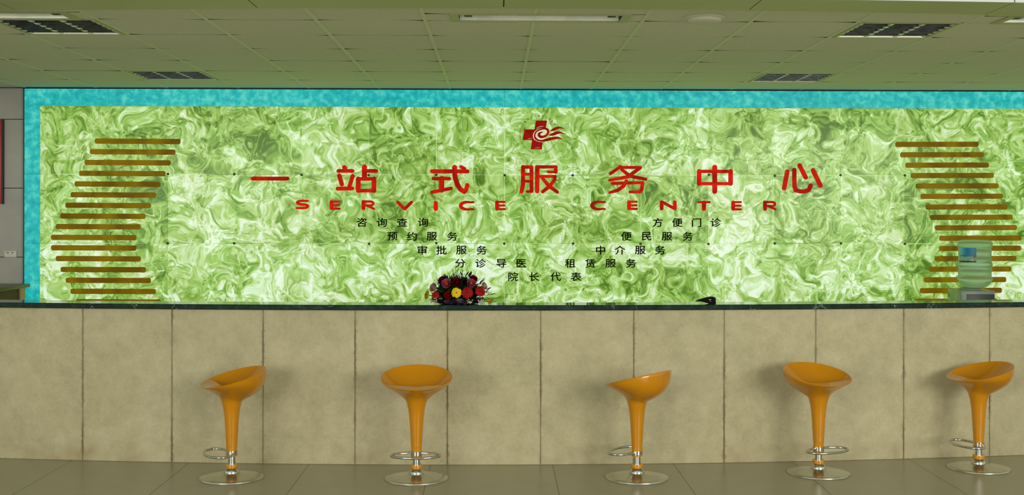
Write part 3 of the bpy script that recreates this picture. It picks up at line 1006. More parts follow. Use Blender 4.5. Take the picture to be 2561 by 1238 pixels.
# ------------------------------------------------------------------ bar stools
def make_stool():
    root = empty('bar_stool')
    # seat: tilted bowl; local -Y is the low front
    n, RX, RY, YO, ZC, SL = 112, 0.2245, 0.199, 0.010, 0.626, 0.262
    RN, ZN = 0.060, 0.468
    # side outlines of the bowl (share of the reach, share of the rise): back, side, front
    TB = [(0, 0), (.035, .045), (.12, .085), (.30, .145), (.52, .235), (.74, .36), (.90, .53), (.975, .72), (1, 1)]
    TS = [(0, 0), (.045, .11), (.13, .20), (.27, .315), (.44, .43), (.62, .55), (.80, .685), (.93, .83), (1, 1)]
    TF = [(0, 0), (.055, .20), (.15, .37), (.28, .51), (.44, .645), (.60, .76), (.76, .855), (.90, .935), (1, 1)]
    def cat(T, t):
        u = t * (len(T) - 1); i = min(int(u), len(T) - 2); f = u - i
        p = [T[max(i - 1, 0)], T[i], T[i + 1], T[min(i + 2, len(T) - 1)]]
        return [0.5 * (2 * p[1][c] + (p[2][c] - p[0][c]) * f + (2 * p[0][c] - 5 * p[1][c] + 4 * p[2][c] - p[3][c]) * f * f + (3 * p[1][c] - p[0][c] - 3 * p[2][c] + p[3][c]) * f ** 3) for c in (0, 1)]
    def prof_at(t, fr):
        a, b = cat(TS, t), cat(TF if fr > 0 else TB, t); k = abs(fr)
        return a[0] + (b[0] - a[0]) * k, a[1] + (b[1] - a[1]) * k
    def rim(phi):
        x, y = RX * math.cos(phi), YO + RY * math.sin(phi)
        return x, y, ZC + SL * y
    mb = MB(); rings = []
    for t in [k / 20 for k in range(21)]:
        ring = []
        for k in range(n):
            ph = 2 * PI * k / n; x, y, zr = rim(ph); R = math.hypot(x, y)
            rf, zf = prof_at(t, -math.sin(ph))
            r = RN + (R - RN) * rf
            ring.append((r * math.cos(math.atan2(y, x)), r * math.sin(math.atan2(y, x)), ZN + (zr - ZN) * zf))
        rings.append(ring)
    # rounded lip then the inner bowl
    ring = []
    for k in range(n):
        x, y, z = rim(2 * PI * k / n); ring.append((x * 0.988, YO + (y - YO) * 0.988, z + 0.003))
    rings.append(ring)
    for s_ in [0.97, 0.955] + [0.93 - 0.035 * k for k in range(26)]:
        ring = []
        for k in range(n):
            ph = 2 * PI * k / n; x, y, zr = rim(ph)
            q = min(1.0, s_ / 0.97); yy = YO + (y - YO) * s_
            dep = 0.098 * (1 - q ** 2.2) ** 0.9
            # flat front shelf ending in a soft crest before the hollow
            ws = min(1.0, max(0.0, (-0.050 - yy - 0.9 * (x * s_) ** 2) / 0.022)); ws = ws * ws * (3 - 2 * ws)
            dep = dep + (min(dep, 0.036 * (1 - s_)) - dep) * ws
            ring.append((x * s_, yy, ZC + SL * yy - dep + 0.001))
        rings.append(ring)
    vs = [p for r in rings for p in r]; fs = []
    m = len(rings)
    for i in range(m - 1):
        for k in range(n):
            k2 = (k + 1) % n
            fs.append((i * n + k, i * n + k2, (i + 1) * n + k2, (i + 1) * n + k))
    vs.append((0, YO, ZC + SL * YO - 0.098)); c = len(vs) - 1
    for k in range(n): fs.append(((m - 1) * n + k, (m - 1) * n + (k + 1) % n, c))
    fs.append(tuple(range(n - 1, -1, -1)))
    mb.add(vs, fs).build('seat', M['orange'], root, 50)
    MB().lathe([(0.030, 0.150), (0.0325, 0.152), (0.0325, 0.178), (0.0375, 0.265), (0.043, 0.353), (0.0475, 0.40), (0.052, 0.435), (0.0605, 0.4685)], 48).build('stem', M['orange'], root, 50)
    MB().lathe([(0.0335, 0.146), (0.0355, 0.147), (0.0355, 0.171), (0.0335, 0.172)], 40).build('clamp_band', M['chrome'], root, 40)
    MB().lathe([(0.030, 0.136), (0.034, 0.137), (0.034, 0.1455), (0.030, 0.146)], 40).build('lower_ring', M['orange'], root, 40)
    MB().lathe([(0.0225, 0.085), (0.0225, 0.140)], 32).build('lift_column', M['chrome'], root, 40)
    MB().lathe([(0.028, 0.0625), (0.036, 0.063), (0.0375, 0.066), (0.0375, 0.085), (0.036, 0.088), (0.024, 0.0885)], 40).build('collar', M['orange'], root, 50)
    MB().lathe([(0.196, 0.0), (0.1975, 0.003), (0.196, 0.0075), (0.192, 0.0095), (0.15, 0.013), (0.11, 0.017), (0.075, 0.0225), (0.055, 0.027), (0.045, 0.031), (0.042, 0.035)], 96).build('base_disc', M['chromeb'], root, 35)
    MB().lathe([(0.045, 0.033), (0.044, 0.041), (0.040, 0.050), (0.033, 0.059), (0.028, 0.063)], 48).build('base_bell', M['chrome'], root, 60)
    pts = []
    for k in range(56):
        a = 2 * PI * k / 56
        pts.append((0.152 * math.cos(a), -0.084 + 0.083 * math.sin(a), 0.160))
    fr_ = MB().tube(pts, 0.0078, 12, True).build('foot_ring', M['chrome'], root, 60)
    return root


def copy_tree(o, parent=None):
    c = o.copy(); C.objects.link(c)
    if parent: c.parent = parent
    for ch in list(o.children): copy_tree(ch, c)
    return c


stool0 = make_stool()
# (base centre px, front direction in plan)
ST = [((579.5, 1195), (-0.91, -0.41), 'orange bar stool at the left end, low front turned left'),
      ((1041.5, 1197), (0.0, -1.0), 'orange bar stool facing the camera, second from the left'),
      ((1593, 1195), (-0.80, 0.60), 'orange bar stool in the middle, seen from behind its raised back'),
      ((2047, 1183.5), (0.44, -0.90), 'orange bar stool second from the right, low front turned right'),
      ((2447.5, 1171), (-0.985, -0.17), 'orange bar stool at the right end, nearest the water dispenser')]
for k, ((px, py), (fx, fy), lab) in enumerate(ST):
    st = stool0 if k == 0 else copy_tree(stool0)
    g = atZ(px, py, 0)
    st.location = (g.x, g.y, 0.0)
    st.rotation_euler = (0, 0, math.atan2(fy, fx) + PI / 2)
    tag(st, lab, 'bar stool', 'orange bar stools along the counter')


# ------------------------------------------------------------------ ceiling lights
def make_troffer(y0, y1):
    root = empty('louvred_ceiling_light')
    wx, wy = 0.6 - 0.028, (y1 - y0) - 0.012
    hx, hy = wx / 2, wy / 2
    fw = 0.022
    mb = MB()
    mb.box((-hx, -hy, -0.004), (-hx + fw, hy, 0.004)); mb.box((hx - fw, -hy, -0.004), (hx, hy, 0.004))
    mb.box((-hx + fw, -hy, -0.004), (hx - fw, -hy + fw * .6, 0.004)); mb.box((-hx + fw, hy - fw * .6, -0.004), (hx - fw, hy, 0.004))
    mb.build('frame', M['trimolive'], root)
    ix, iy = hx - fw, hy - fw * .6
    mb = MB()
    mb.box((-ix - .004, -iy - .004, 0.004), (-ix, iy + .004, 0.085)); mb.box((ix, -iy - .004, 0.004), (ix + .004, iy + .004, 0.085))
    mb.box((-ix, -iy - .004, 0.004), (ix, -iy, 0.085)); mb.box((-ix, iy, 0.004), (ix, iy + .004, 0.085)); mb.box((-ix, -iy, 0.081), (ix, iy, 0.085))
    mb.build('housing', M['dark'], root)  # coloured dark to stand for the shade inside the unlit fitting
    # long reflectors: V-shaped in section, between the three lamps
    mb = MB()
    for xd in (-ix, -ix / 3, ix / 3, ix):
        h = 0.045
        poly = []
        for k in range(7):
            t = k / 6; poly.append((xd - 0.020 * (1 - t) ** 2 - 0.011, 0.002 + h * t))
        for k in range(7):
            t = 1 - k / 6; poly.append((xd + 0.020 * (1 - t) ** 2 + 0.011, 0.002 + h * t))
        poly = [(min(max(x, -ix), ix), z) for x, z in poly]
        poly2 = [(x, 0.045 - z) for x, z in poly]
        mb.prism([(x, z) for x, z in poly2][::-1], -iy, iy, 'Y')
    mb.build('reflector', M['alu_glint'], root, 30)
    mb = MB()
    nb_ = 6
    for k in range(nb_):
        y = -iy + 2 * iy * k / nb_
        poly = []
        for q in range(6):
            t = q / 5; poly.append((y - 0.002 - 0.010 * t ** 2, -0.006 + 0.049 * t))
        for q in range(6):
            t = 1 - q / 5; poly.append((y + 0.002 + 0.010 * t ** 2, -0.006 + 0.049 * t))
        poly = [(min(max(a, -iy), iy), z) for a, z in poly]
        mb.prism(poly, -ix, ix, 'X')
    mb.build('louver', M['alu'], root, 30)
    MB().prism([(iy - 0.020, 0.043), (iy - 0.004, -0.003), (iy - 0.001, -0.003), (iy - 0.001, 0.043)], -ix, ix, 'X').build('end_reflector', M['chromeb'], root)
    for xd in (-ix * 2 / 3, 0, ix * 2 / 3):
        MB().tube([(xd, -iy + .01, 0.062), (xd, iy - .01, 0.062)], 0.012, 14).build('lamp_tube', M['tube'], root, 40)
    return root


TRL = {(-5, 2): 'large louvred ceiling light at upper left beside the strip light', (-5, 6): 'small looking louvred ceiling light at left close to the cyan wall',
       (3, 2): 'large louvred ceiling light at upper right, nearest the camera', (3, 6): 'louvred ceiling light at right close to the cyan wall'}
tcache = {}
for (c, r) in sorted(troffers):
    y0, y1 = rowsY[r], rowsY[r + 1]
    if r not in tcache: o = make_troffer(y0, y1); tcache[r] = o
    else: o = copy_tree(tcache[r])
    o.location = (gridX0 + 0.6 * c + 0.3, (y0 + y1) / 2, CZ)
    tag(o, TRL[(c, r)], 'ceiling light', 'louvred ceiling lights')


def make_strip():
    root = empty('strip_ceiling_light')
    hy = (STRIPY[1] - STRIPY[0]) / 2 + 0.012
    mb = MB()
    mb.box((-FW - .01, -hy, -0.006), (FW + .01, -hy + 0.018, 0.002)); mb.box((-FW - .01, hy - 0.020, -0.006), (FW + .01, hy, 0.002))
    mb.box((-FW - .01, -hy + 0.018, -0.006), (-FW + 0.035, hy - 0.020, 0.002)); mb.box((FW - 0.035, -hy + 0.018, -0.006), (FW + .01, hy - 0.020, 0.002))
    mb.build('frame', M['trimolive'], root)
    a, b = -hy + 0.018, hy - 0.020
    mb = MB()
    n = 10
    pts = [(a, 0.0)]
    for k in range(n + 1):
        t = PI * k / n; pts.append(((a + b) / 2 - (b - a) / 2 * math.cos(t), 0.062 * math.sin(t) + 0.002))
    out = [(y * 1.05, z + 0.006) for y, z in pts[1:]]
    mb.prism(pts[1:] + out[::-1], -FW + 0.035, FW - 0.035, 'X')
    mb.build('reflector', M['white'], root, 40)
    mb = MB(); mb.box((-FW + 0.033, a, 0.0), (-FW + 0.036, b, 0.07)); mb.box((FW - 0.036, a, 0.0), (FW - 0.033, b, 0.07))
    mb.build('end_plate', M['dark'], root)
    MB().tube([(-FW + 0.10, 0.0, 0.026), (FW - 0.10, 0.0, 0.026)], 0.014, 14).build('lamp_tube', M['tube'], root, 40)
    for sx in (-1, 1):
        MB().rbox((sx * (FW - 0.085) - 0.022, -0.02, 0.004), (sx * (FW - 0.085) + 0.022, 0.02, 0.05), 0.004).build('lamp_holder', M['bolt'], root, 40)
    return root


s0 = make_strip()
SL = ['bare strip light recessed in the middle of the ceiling', 'strip light cut by the left picture edge beside the large louvred light', 'strip light cut by the right picture edge']
for k, xc in enumerate(strip_centres):
    o = s0 if k == 0 else copy_tree(s0)
    o.location = (xc, (STRIPY[0] + STRIPY[1]) / 2, CZ)
    tag(o, SL[k], 'ceiling light', 'recessed strip lights')

# round ceiling speaker
p = atZ(1761, 43, CZ)
sp = empty('ceiling_speaker', (p.x, p.y, CZ))
tag(sp, 'round pale ceiling speaker right of the middle strip light', 'ceiling speaker')
MB().lathe([(0.078, 0.0), (0.108, 0.0), (0.109, -0.004), (0.104, -0.008), (0.078, -0.009)], 64, cap=False).build('flange', M['ceil'], sp, 40)
MB().lathe([(0.080, -0.001), (0.090, -0.010), (0.090, -0.022), (0.084, -0.026), (0.03, -0.028)], 64).build('grille_cap', M['ceil'], sp, 40)

# ------------------------------------------------------------------ water dispenser near the wall
DY = 9.62
xa, xb = atY(2404.5, 735, DY - 0.15).x, atY(2489, 735, DY - 0.15).x
dz = atY(2440, 727.5, DY - 0.15).z
dc = ((xa + xb) / 2, DY)
disp = empty('water_dispenser', (dc[0], dc[1], 0))
tag(disp, 'grey water dispenser cabinet behind the counter at the right', 'water dispenser')
hw = (xb - xa) / 2
M['silver'] = plain('silver_grey_plastic', (0.24, 0.29, 0.29), 0.4)
M['paleside'] = plain('pale_green_side_plastic', (0.25, 0.36, 0.17), 0.22)
M['darkpanel'] = plain('dark_grey_recess', (0.035, 0.042, 0.04), 0.4)
MB().rbox((-hw, -0.15, 0.0), (hw, -0.11, dz), 0.008).build('front_frame', M['silver'], disp, 40)
MB().rbox((-hw + 0.004, -0.111, 0.0), (hw - 0.004, 0.16, dz + 0.002), 0.008).build('cabinet', M['paleside'], disp, 40)
zr = atY(2440, 736.0, DY - 0.15).z
MB().rbox((-hw + 0.042, -0.153, zr - 0.30), (hw - 0.006, -0.147, zr), 0.002).build('tap_recess', M['darkpanel'], disp, 40)
zs_ = atY(2440, 719, DY).z - 0.001
MB().lathe([(0.075, dz), (0.090, dz + 0.003), (0.088, (dz + zs_) / 2), (0.066, zs_)], 40, (0.0, 0.01, 0)).build('bottle_seat', M['silver'], disp, 40)
for xx_ in (-0.03, 0.05):
    MB().tube([(xx_, -0.150, zr - 0.06), (xx_, -0.185, zr - 0.06), (xx_, -0.19, zr - 0.085)], 0.010, 12).build('tap', M['blackplastic'], disp, 40)


def bottle_mat():
    t = NT('translucent_bottle_plastic')
    nz = t.noise(t.coords(), 6.0, 2.0).outputs[0]
    col = t.ramp(nz, [(0.3, (0.46, 0.66, 0.50, 1)), (0.7, (0.54, 0.74, 0.58, 1))])
    t.set(Base_Color=col, Roughness=0.38, IOR=1.12)
    t.b.inputs['Transmission Weight'].default_value = 0.82
    return t.m


M['bottle'] = bottle_mat()
kx = DY / FPX
bz = lambda y: atY(2440, y, DY).z
prof = []
for y, w_ in ((719, 20), (717, 27), (714, 31.5), (709, 36.5), (703, 40), (699, 42.0), (695.5, 42.0), (693, 40.2), (690, 39.7), (670, 39.7), (667, 40.6), (664, 42.1), (658, 42.1), (655.5, 40.3), (652, 39.5),
              (622, 39.4), (618.5, 40.5), (615.5, 42), (608, 42), (604, 40.0), (601.2, 36.5), (600, 31)):
    prof.append((w_ * kx, bz(y)))
bx = atY(2438, 660, DY).x
bot = empty('water_bottle', (bx, DY, bz(719)))
tag(bot, 'translucent green water bottle upside down on the dispenser', 'bottle')
zb = bz(719)
MB().lathe([(r, z - zb) for r, z in prof], 56).build('bottle_body', M['bottle'], bot, 40)


def label_mat():
    t = NT('printed_bottle_label')
    uvn = t.n('ShaderNodeUVMap'); uvn.uv_map = 'UVMap'
    sep = t.n('ShaderNodeSeparateXYZ', i_0=uvn.outputs[0])
    u, v = sep.outputs[0], sep.outputs[1]
    nz = t.noise(uvn.outputs[0], 9.0, 3.0).outputs[0]
    sky = t.mix(t.sstep(u, 0.1, 0.55), srgb(80, 150, 150), srgb(26, 100, 130))
    ground = t.mix(t.sstep(nz, 0.4, 0.65), srgb(120, 150, 120), srgb(70, 110, 84))
    col = t.mix(t.sstep(t.math('ADD', v, t.math('MULTIPLY', t.math('SUBTRACT', nz, 0.5), 0.10)), 0.36, 0.40), ground, sky)
    hill = t.math('MULTIPLY', t.math('SUBTRACT', 1.0, t.sstep(t.math('ABSOLUTE', t.math('SUBTRACT', v, 0.45)), 0.02, 0.09)), t.math('SUBTRACT', 1.0, t.sstep(t.math('ABSOLUTE', t.math('SUBTRACT', u, 0.3)), 0.12, 0.28)))
    col = t.mix(t.math('MULTIPLY', hill, 0.8), col, srgb(46, 84, 40))
    tree = t.math('SUBTRACT', 1.0, t.sstep(t.math('ADD', t.math('ABSOLUTE', t.math('SUBTRACT', u, 0.90)), t.math('MULTIPLY', t.math('ABSOLUTE', t.math('SUBTRACT', v, 0.42)), 0.42)), 0.06, 0.13))
    col = t.mix(t.math('MULTIPLY', tree, 0.85), col, srgb(84, 74, 34))
    col = t.mix(t.math('SUBTRACT', 1.0, t.sstep(v, 0.09, 0.11)), col, srgb(28, 32, 52))
    t.set(Base_Color=col, Roughness=0.4, Emission_Color=col, Emission_Strength=0.35)  # faint glow added to the print, though the label is no lamp
    return t.m


n = 16; R = 39.9 * kx
ang = lambda px: math.asin(max(-1, min(1, (px - 2438) / 39.9)))
tv_ = math.atan2(bx, DY)
a0, a1 = ang(2401.5) - tv_, ang(2441.5) - tv_
z0, z1 = bz(655) - zb, bz(619) - zb
vs, fs = [], []
for k in range(n + 1):
    a = a0 + (a1 - a0) * k / n
    for rr in (R, R + 0.0012):
        vs += [(rr * math.sin(a), -rr * math.cos(a), z0), (rr * math.sin(a), -rr * math.cos(a), z1)]
for k in range(n):
    o_, p_ = k * 4, (k + 1) * 4
    fs += [(o_ + 2, p_ + 2, p_ + 3, o_ + 3), (p_, o_, o_ + 1, p_ + 1), (o_, p_, p_ + 2, o_ + 2), (p_ + 1, o_ + 1, o_ + 3, p_ + 3)]
fs += [(0, 2, 3, 1), (n * 4 + 2, n * 4, n * 4 + 1, n * 4 + 3)]
lb = MB().add(vs, fs).build('label', label_mat(), bot, 40)
lb['label'] = 'printed blue landscape label'
uv = lb.data.uv_layers.new(name='UVMap')
for pl_ in lb.data.polygons:
    for li in pl_.loop_indices:
        vi = lb.data.loops[li].vertex_index
        uv.data[li].uv = ((vi // 4) / n, (vi % 2))

# ------------------------------------------------------------------ black wedge on the ledge
gx = arc_point(1765, 757)
gy = cY(gx) + 0.06
k_ = gy / FPX
c = atY(1765, 762, gy)
P2 = lambda px, py: ((px - 1765) * k_, (761.5 - py) * k_)
def Q(zx, zy): return P2(1700 + zx / 17.686, 720 + zy / 17.686)
wd = MB()
ht = 0.0
outer = [Q(700, 625), Q(900, 535), Q(1150, 465), Q(1400, 420), Q(1500, 432), Q(1560, 470), Q(1578, 560), Q(1578, 735), Q(1340, 735), Q(1150, 690), Q(950, 640)]
wedge = empty('wedge_holder', (c.x, gy, LZ1))
tag(wedge, 'small black wedge shaped holder lying on the dark ledge toward the right', 'holder')
# two cheeks with open slots between top, web and foot
top = [Q(700, 625), Q(900, 535), Q(1150, 465), Q(1400, 420), Q(1500, 432), Q(1560, 470), Q(1575, 560), Q(1400, 560), Q(1390, 520), Q(1250, 545)]
web = [Q(700, 625), Q(1250, 545), Q(1240, 553), Q(1400, 585), Q(1400, 612), Q(1290, 622), Q(1000, 640)]
foot = [Q(700, 627), Q(1000, 638), Q(1290, 628), Q(1400, 648), Q(1400, 540), Q(1578, 540), Q(1578, 740), Q(1340, 740), Q(1150, 690), Q(950, 640)]
minz = min(q[1] for q in outer)
for nm, pg, hw2 in (('upper_arm', top, 0.020), ('middle_web', web, 0.018), ('lower_arm', foot, 0.019)):
    MB().prism([(x, z - minz) for x, z in pg], -hw2, hw2, 'Y').build(nm, M['blackplastic'], wedge)

# ------------------------------------------------------------------ flower arrangement
fx = arc_point(1145, 757); fy = cY(fx) + 0.085
fk = fy / FPX
farr = empty('flower_arrangement', (fx, fy, LZ1))
tag(farr, 'low flower arrangement of red, pink and yellow blooms on the dark ledge', 'flower arrangement')
rf = random.Random(21)
base_y = 760.5
def FP(px, py, dy=0.0):
    """picture position inside the arrangement -> local point, dy = how far toward the viewer"""
    s_ = (fy - dy) / fy
    return Vector(((px - 1145) * fk * s_, -dy, (base_y - py) * fk * s_ + 0.004))


M['leaf'] = plain('dark_green_leaf', (0.010, 0.030, 0.006), 0.45, 0.0, 0.4, 30)
M['stemg'] = plain('green_stem', (0.03, 0.07, 0.015), 0.5)
M['petal_red'] = plain('red_petal', (0.33, 0.004, 0.006), 0.5, 0.0, 0.2, 30, spec=0.12)
M['petal_crimson'] = plain('crimson_petal', (0.15, 0.004, 0.014), 0.5, 0.0, 0.2, 30, spec=0.12)
M['petal_yellow'] = plain('yellow_petal', (0.80, 0.56, 0.01), 0.5, 0.0, 0.1, 30, spec=0.12)
M['petal_gold'] = plain('deep_yellow_petal', (0.36, 0.25, 0.008), 0.5, 0.0, 0.15, 30, spec=0.12)
M['petal_pale'] = plain('pale_pink_petal', (0.46, 0.28, 0.26), 0.5, 0.0, 0.15, 30, spec=0.12)
M['petal_pink'] = plain('violet_pink_petal', (0.36, 0.10, 0.22), 0.5, 0.0, 0.2, 30, spec=0.12)
M['petal_coral'] = plain('coral_petal', (0.72, 0.11, 0.06), 0.5, 0.0, 0.15, 30, spec=0.12)
M['heart'] = plain('dark_flower_heart', (0.05, 0.008, 0.006), 0.7)
M['white_filler'] = plain('cream_filler_flower', (0.52, 0.52, 0.30), 0.6)
def wrap_mat():
    t = NT('violet_wrapping_film')
    nz = t.noise(t.coords(), 30.0, 3.0, 0.6, 0.6).outputs[0]
    t.set(Base_Color=t.ramp(nz, [(0.35, (0.012, 0.008, 0.02, 1)), (0.55, (0.05, 0.025, 0.06, 1)), (0.72, (0.30, 0.20, 0.32, 1))]), Roughness=0.15)
    return t.m
M['wrap'] = wrap_mat()

# wrapped dish
mb = MB()
nseg = 48; ringsz = [(0.085, 0.0), (0.115, 0.006), (0.150, 0.020), (0.172, 0.036), (0.150, 0.034), (0.05, 0.03)]
vs, fs = [], []
for i, (r, z) in enumerate(ringsz):
    for k in range(nseg):
        a = 2 * PI * k / nseg
        j = 1 + (0.06 * math.sin(9 * a + i) + rf.uniform(-.03, .03)) * (i > 0)
        zz = z + (0.006 * math.sin(7 * a) + rf.uniform(-.003, .004)) * (1 <= i <= 3)
        vs.append((r * j * 1.05 * math.cos(a), r * j * 0.72 * math.sin(a), max(0.0, zz)))
for i in range(len(ringsz) - 1):
    for k in range(nseg):
        k2 = (k + 1) % nseg; fs.append((i * nseg + k, i * nseg + k2, (i + 1) * nseg + k2, (i + 1) * nseg + k))
fs.append(tuple(range(nseg - 1, -1, -1))); fs.append(tuple((len(ringsz) - 1) * nseg + k for k in range(nseg)))
mb.add(vs, fs).build('wrapped_dish', M['wrap'], farr, 30)


def frame_from(d):
    d = Vector(d).normalized(); a = Vector((0, 0, 1)) if abs(d.z) < 0.9 else Vector((1, 0, 0))
    u = a.cross(d).normalized(); return d, u, d.cross(u)


def leaf(mb, base, d, ln, wdt, bend=0.2):
    d, u, v = frame_from(d)
    n = 6; vs, fs = [], []
    for i in range(n + 1):
        t = i / n; w_ = wdt * math.sin(PI * min(1, 0.06 + 0.94 * t)) ** 0.8 * (1 - 0.25 * t)
        c = base + d * (ln * t) - v * (bend * ln * t * t)
        vs += [c - u * w_ / 2, c + v * w_ * 0.12, c + u * w_ / 2]
    for i in range(n):
        o_ = i * 3
        fs += [(o_, o_ + 1, o_ + 4, o_ + 3), (o_ + 1, o_ + 2, o_ + 5, o_ + 4)]
    mb.add(vs, fs)


mb = MB()
cen = Vector((0, 0, 0.03))
# dark leafy core
for _ in range(480):
    a = rf.uniform(0, 2 * PI); el = rf.uniform(0.05, 1.0) ** 0.8 * PI / 2
    R_ = Vector((0.185 * math.cos(a) * math.cos(el), 0.10 * math.sin(a) * math.cos(el), 0.150 * math.sin(el) + 0.022))
    st_ = R_ * rf.uniform(0.5, 0.8)
    d = R_ + Vector((rf.uniform(-.06, .06), rf.uniform(-.06, .06), rf.uniform(-.02, .06)))
    leaf(mb, st_, d, rf.uniform(0.05, 0.085), rf.uniform(0.024, 0.042), rf.uniform(-0.1, 0.4))
mb.ball((0, 0.015, 0.085), 0.145, 0.075, 0.075, 20, 12)
# tall sprigs against the wall
for px, py, bx_, by_ in ((1139, 681, 1140, 712), (1132, 684, 1136, 712), (1145, 683, 1141, 712), (1156, 686, 1154, 710), (1165, 688, 1160, 710), (1175, 690, 1168, 712), (1185, 696, 1176, 716),
                         (1205, 703, 1193, 722), (1221, 726, 1203, 738), (1231, 737, 1210, 742), (1228, 752, 1211, 744), (1096, 706, 1106, 726), (1122, 693, 1128, 716), (1077, 752, 1092, 742), (1112, 694, 1118, 712)):
    A = FP(bx_, by_); B = FP(px, py)
    d = B - A
    mb.tube([A, A + d * 0.5, B], 0.0012, 5)
    for k in range(7):
        t = 0.25 + 0.75 * k / 6
        leaf(mb, A + d * t, d.normalized() + Vector((rf.uniform(-1, 1), rf.uniform(-.6, .6), rf.uniform(-.2, .5))) * (0.9 if k < 6 else 0.1), rf.uniform(0.030, 0.044), rf.uniform(0.016, 0.023), 0.15)
fol = mb.build('foliage', M['leaf'], farr, 60, fix=False)


def gerbera(px, py, r, mat, dy, face, name, tilt=0.25):
    c = FP(px, py, dy); d, u, v = frame_from(face)
    mb = MB()
    for ringi, (nn, rr, lift) in enumerate(((20, 1.0, 0.0), (16, 0.82, 0.10), (12, 0.6, 0.18))):
        for k in range(nn):
            a = 2 * PI * (k + 0.5 * ringi) / nn + rf.uniform(-.06, .06)
            dirp = u * math.cos(a) + v * math.sin(a)
            L_ = r * rr * rf.uniform(0.9, 1.05)
            side = d.cross(dirp)
            vs, fs = [], []
            for i in range(6):
                t = i / 5; w_ = r * 0.30 * (math.sin(PI * (0.12 + 0.80 * t)) ** 0.7)
                q = c + dirp * (r * 0.15 + (L_ - r * 0.15) * t) + d * (lift * r + tilt * r * (t * 0.9 - t * t) )
                vs += [q - side * w_ / 2, q + d * w_ * 0.12, q + side * w_ / 2]
            for i in range(5):
                o_ = i * 3; fs += [(o_, o_ + 1, o_ + 4, o_ + 3), (o_ + 1, o_ + 2, o_ + 5, o_ + 4)]
            mb.add(vs, fs)
    ob = mb.build(name, mat, farr, 50, fix=False)
    h = MB(); cc = c + d * r * 0.14
    h.ball(tuple(cc), r * 0.20, r * 0.20, r * 0.20, 12, 8)
    h.build('flower_heart', M['heart'] if mat is not M['petal_yellow'] else M['petal_gold'], ob, 60)
    s_ = MB(); s_.tube([c - d * r * 0.05, c * 0.6 + Vector((0, 0.0, 0.01)), Vector((c.x * 0.2, 0.02, 0.02))], 0.0022, 6)
    s_.build('flower_stem', M['stemg'], ob)
    return ob


def rose(px, py, r, mat_in, mat_out, dy, face):
    c = FP(px, py, dy); d, u, v = frame_from(face)
    def petals(mb, specs):
        for nn, rad, hgt, open_, off in specs:
            for k in range(nn):
                a0 = 2 * PI * k / nn + off
                vs, fs = [], []
                m_, n_ = 6, 5
                for i in range(m_ + 1):
                    a = a0 + (i / m_ - 0.5) * (2 * PI / nn) * 1.35
                    for j in range(n_ + 1):
                        t = j / n_
                        rr = rad * (0.35 + 0.65 * math.sin(t * PI / 2)) * (1 + open_ * t * t)
                        edge = 1 - 0.25 * abs(2 * i / m_ - 1) ** 2 * t
                        q = c + (u * math.cos(a) + v * math.sin(a)) * rr + d * (hgt * (t * edge) - r * 0.55)
                        vs.append(q)
                for i in range(m_):
                    for j in range(n_):
                        o_ = i * (n_ + 1) + j; fs.append((o_, o_ + 1, o_ + n_ + 2, o_ + n_ + 1))
                mb.add(vs, fs)
    mo = MB(); petals(mo, [(5, r * 0.95, r * 1.05, 0.15, 0.3), (5, r * 0.80, r * 1.15, 0.05, 0.9)])
    ob = mo.build('rose', mat_out, farr, 60, fix=False)
    mi = MB(); petals(mi, [(4, r * 0.60, r * 1.20, 0.0, 0.1), (3, r * 0.42, r * 1.25, -0.1, 0.8), (3, r * 0.24, r * 1.28, -0.2, 0.2)])
    mi.ball(tuple(c + d * r * 0.1), r * 0.35, r * 0.35, r * 0.35, 12, 8)
    mi.build('inner_petals', mat_in, ob, 60, fix=False)
    s_ = MB(); s_.tube([c - d * r * 0.5, c * 0.6 + Vector((0, 0.0, 0.01)), Vector((c.x * 0.2, 0.02, 0.02))], 0.0025, 6)
    s_.build('flower_stem', M['stemg'], ob)
    return ob


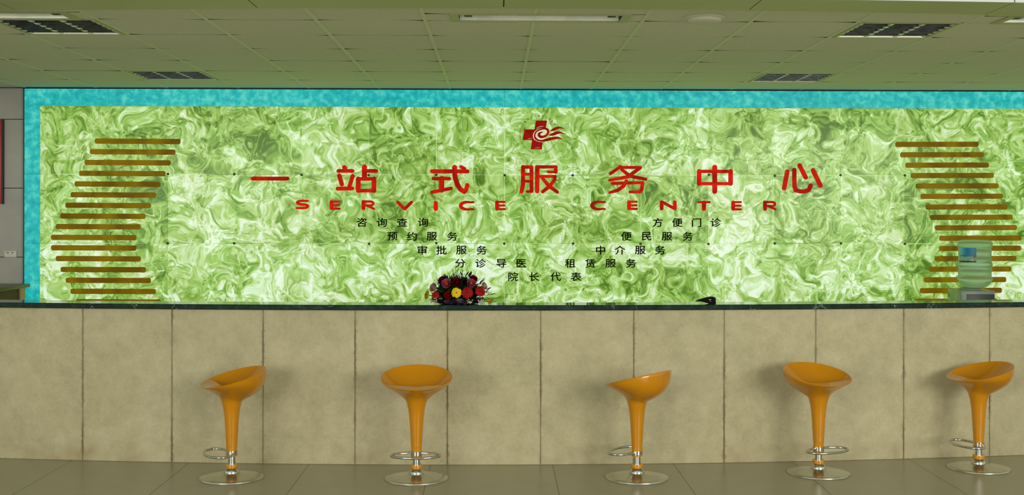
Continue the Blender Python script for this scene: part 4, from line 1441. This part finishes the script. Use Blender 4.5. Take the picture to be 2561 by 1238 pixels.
px_ = fk
def F(x, y, z): return (x, -y, z)          # facing: right, toward viewer, up
rose(1117, 710, 11.5 * px_, M['petal_coral'], M['petal_pink'], 0.075, F(-0.2, 1, 0.35))
rose(1178, 709, 10.5 * px_, M['petal_coral'], M['petal_pink'], 0.075, F(0.2, 1, 0.35))
rose(1143, 707, 11.0 * px_, M['petal_crimson'], M['petal_crimson'], 0.075, F(0, 1, 0.4))
rose(1107, 703, 10.0 * px_, M['petal_crimson'], M['petal_crimson'], 0.045, F(-0.5, 1, 0.5))
rose(1183, 700, 9.5 * px_, M['petal_crimson'], M['petal_crimson'], 0.045, F(0.3, 1, 0.7))
rose(1085, 720, 10.5 * px_, M['petal_pale'], M['petal_pale'], 0.05, F(-0.8, 0.7, 0.4))
rose(1209, 717, 9.0 * px_, M['white_filler'], M['petal_pale'], 0.03, F(0.9, 0.5, 0.4))
rose(1122, 738, 9.5 * px_, M['petal_red'], M['petal_red'], 0.10, F(-0.1, 1, 0.1))
gerbera(1142, 731, 13.0 * px_, M['petal_yellow'], 0.115, F(0.05, 1, 0.15), 'yellow_gerbera')
gerbera(1169, 731, 15.0 * px_, M['petal_red'], 0.105, F(0.1, 1, 0.15), 'red_gerbera')
gerbera(1201, 729, 14.5 * px_, M['petal_red'], 0.08, F(0.55, 1, 0.45), 'red_gerbera')
gerbera(1089, 738, 11.0 * px_, M['petal_red'], 0.085, F(-0.5, 1, 0.2), 'red_gerbera')
gerbera(1067, 739, 13.0 * px_, M['petal_gold'], 0.03, F(-0.9, 0.45, 0.25), 'yellow_gerbera')
gerbera(1224, 755, 8.0 * px_, M['petal_gold'], 0.05, F(0.7, 0.8, 0.0), 'yellow_gerbera')
for px0, py0 in ((1174, 753), (1204, 753), (1086, 750)):
    mb = MB()
    for _ in range(14):
        c = FP(px0 + rf.uniform(-8, 8), py0 + rf.uniform(-5, 5), 0.105 + rf.uniform(-.01, .01))
        c.z = max(c.z, 0.006)
        mb.ball(tuple(c), 0.005, 0.005, 0.004, 8, 6)
    mb.build('filler_flowers', M['white_filler'], farr, 60)['kind'] = 'stuff'

# nothing of the arrangement sinks into the ledge
for ob in [o_ for o_ in farr.children_recursive]:
    for v in ob.data.vertices:
        if v.co.z < 0.002 and ob.name.split('.')[0] != 'wrapped_dish': v.co.z = 0.002
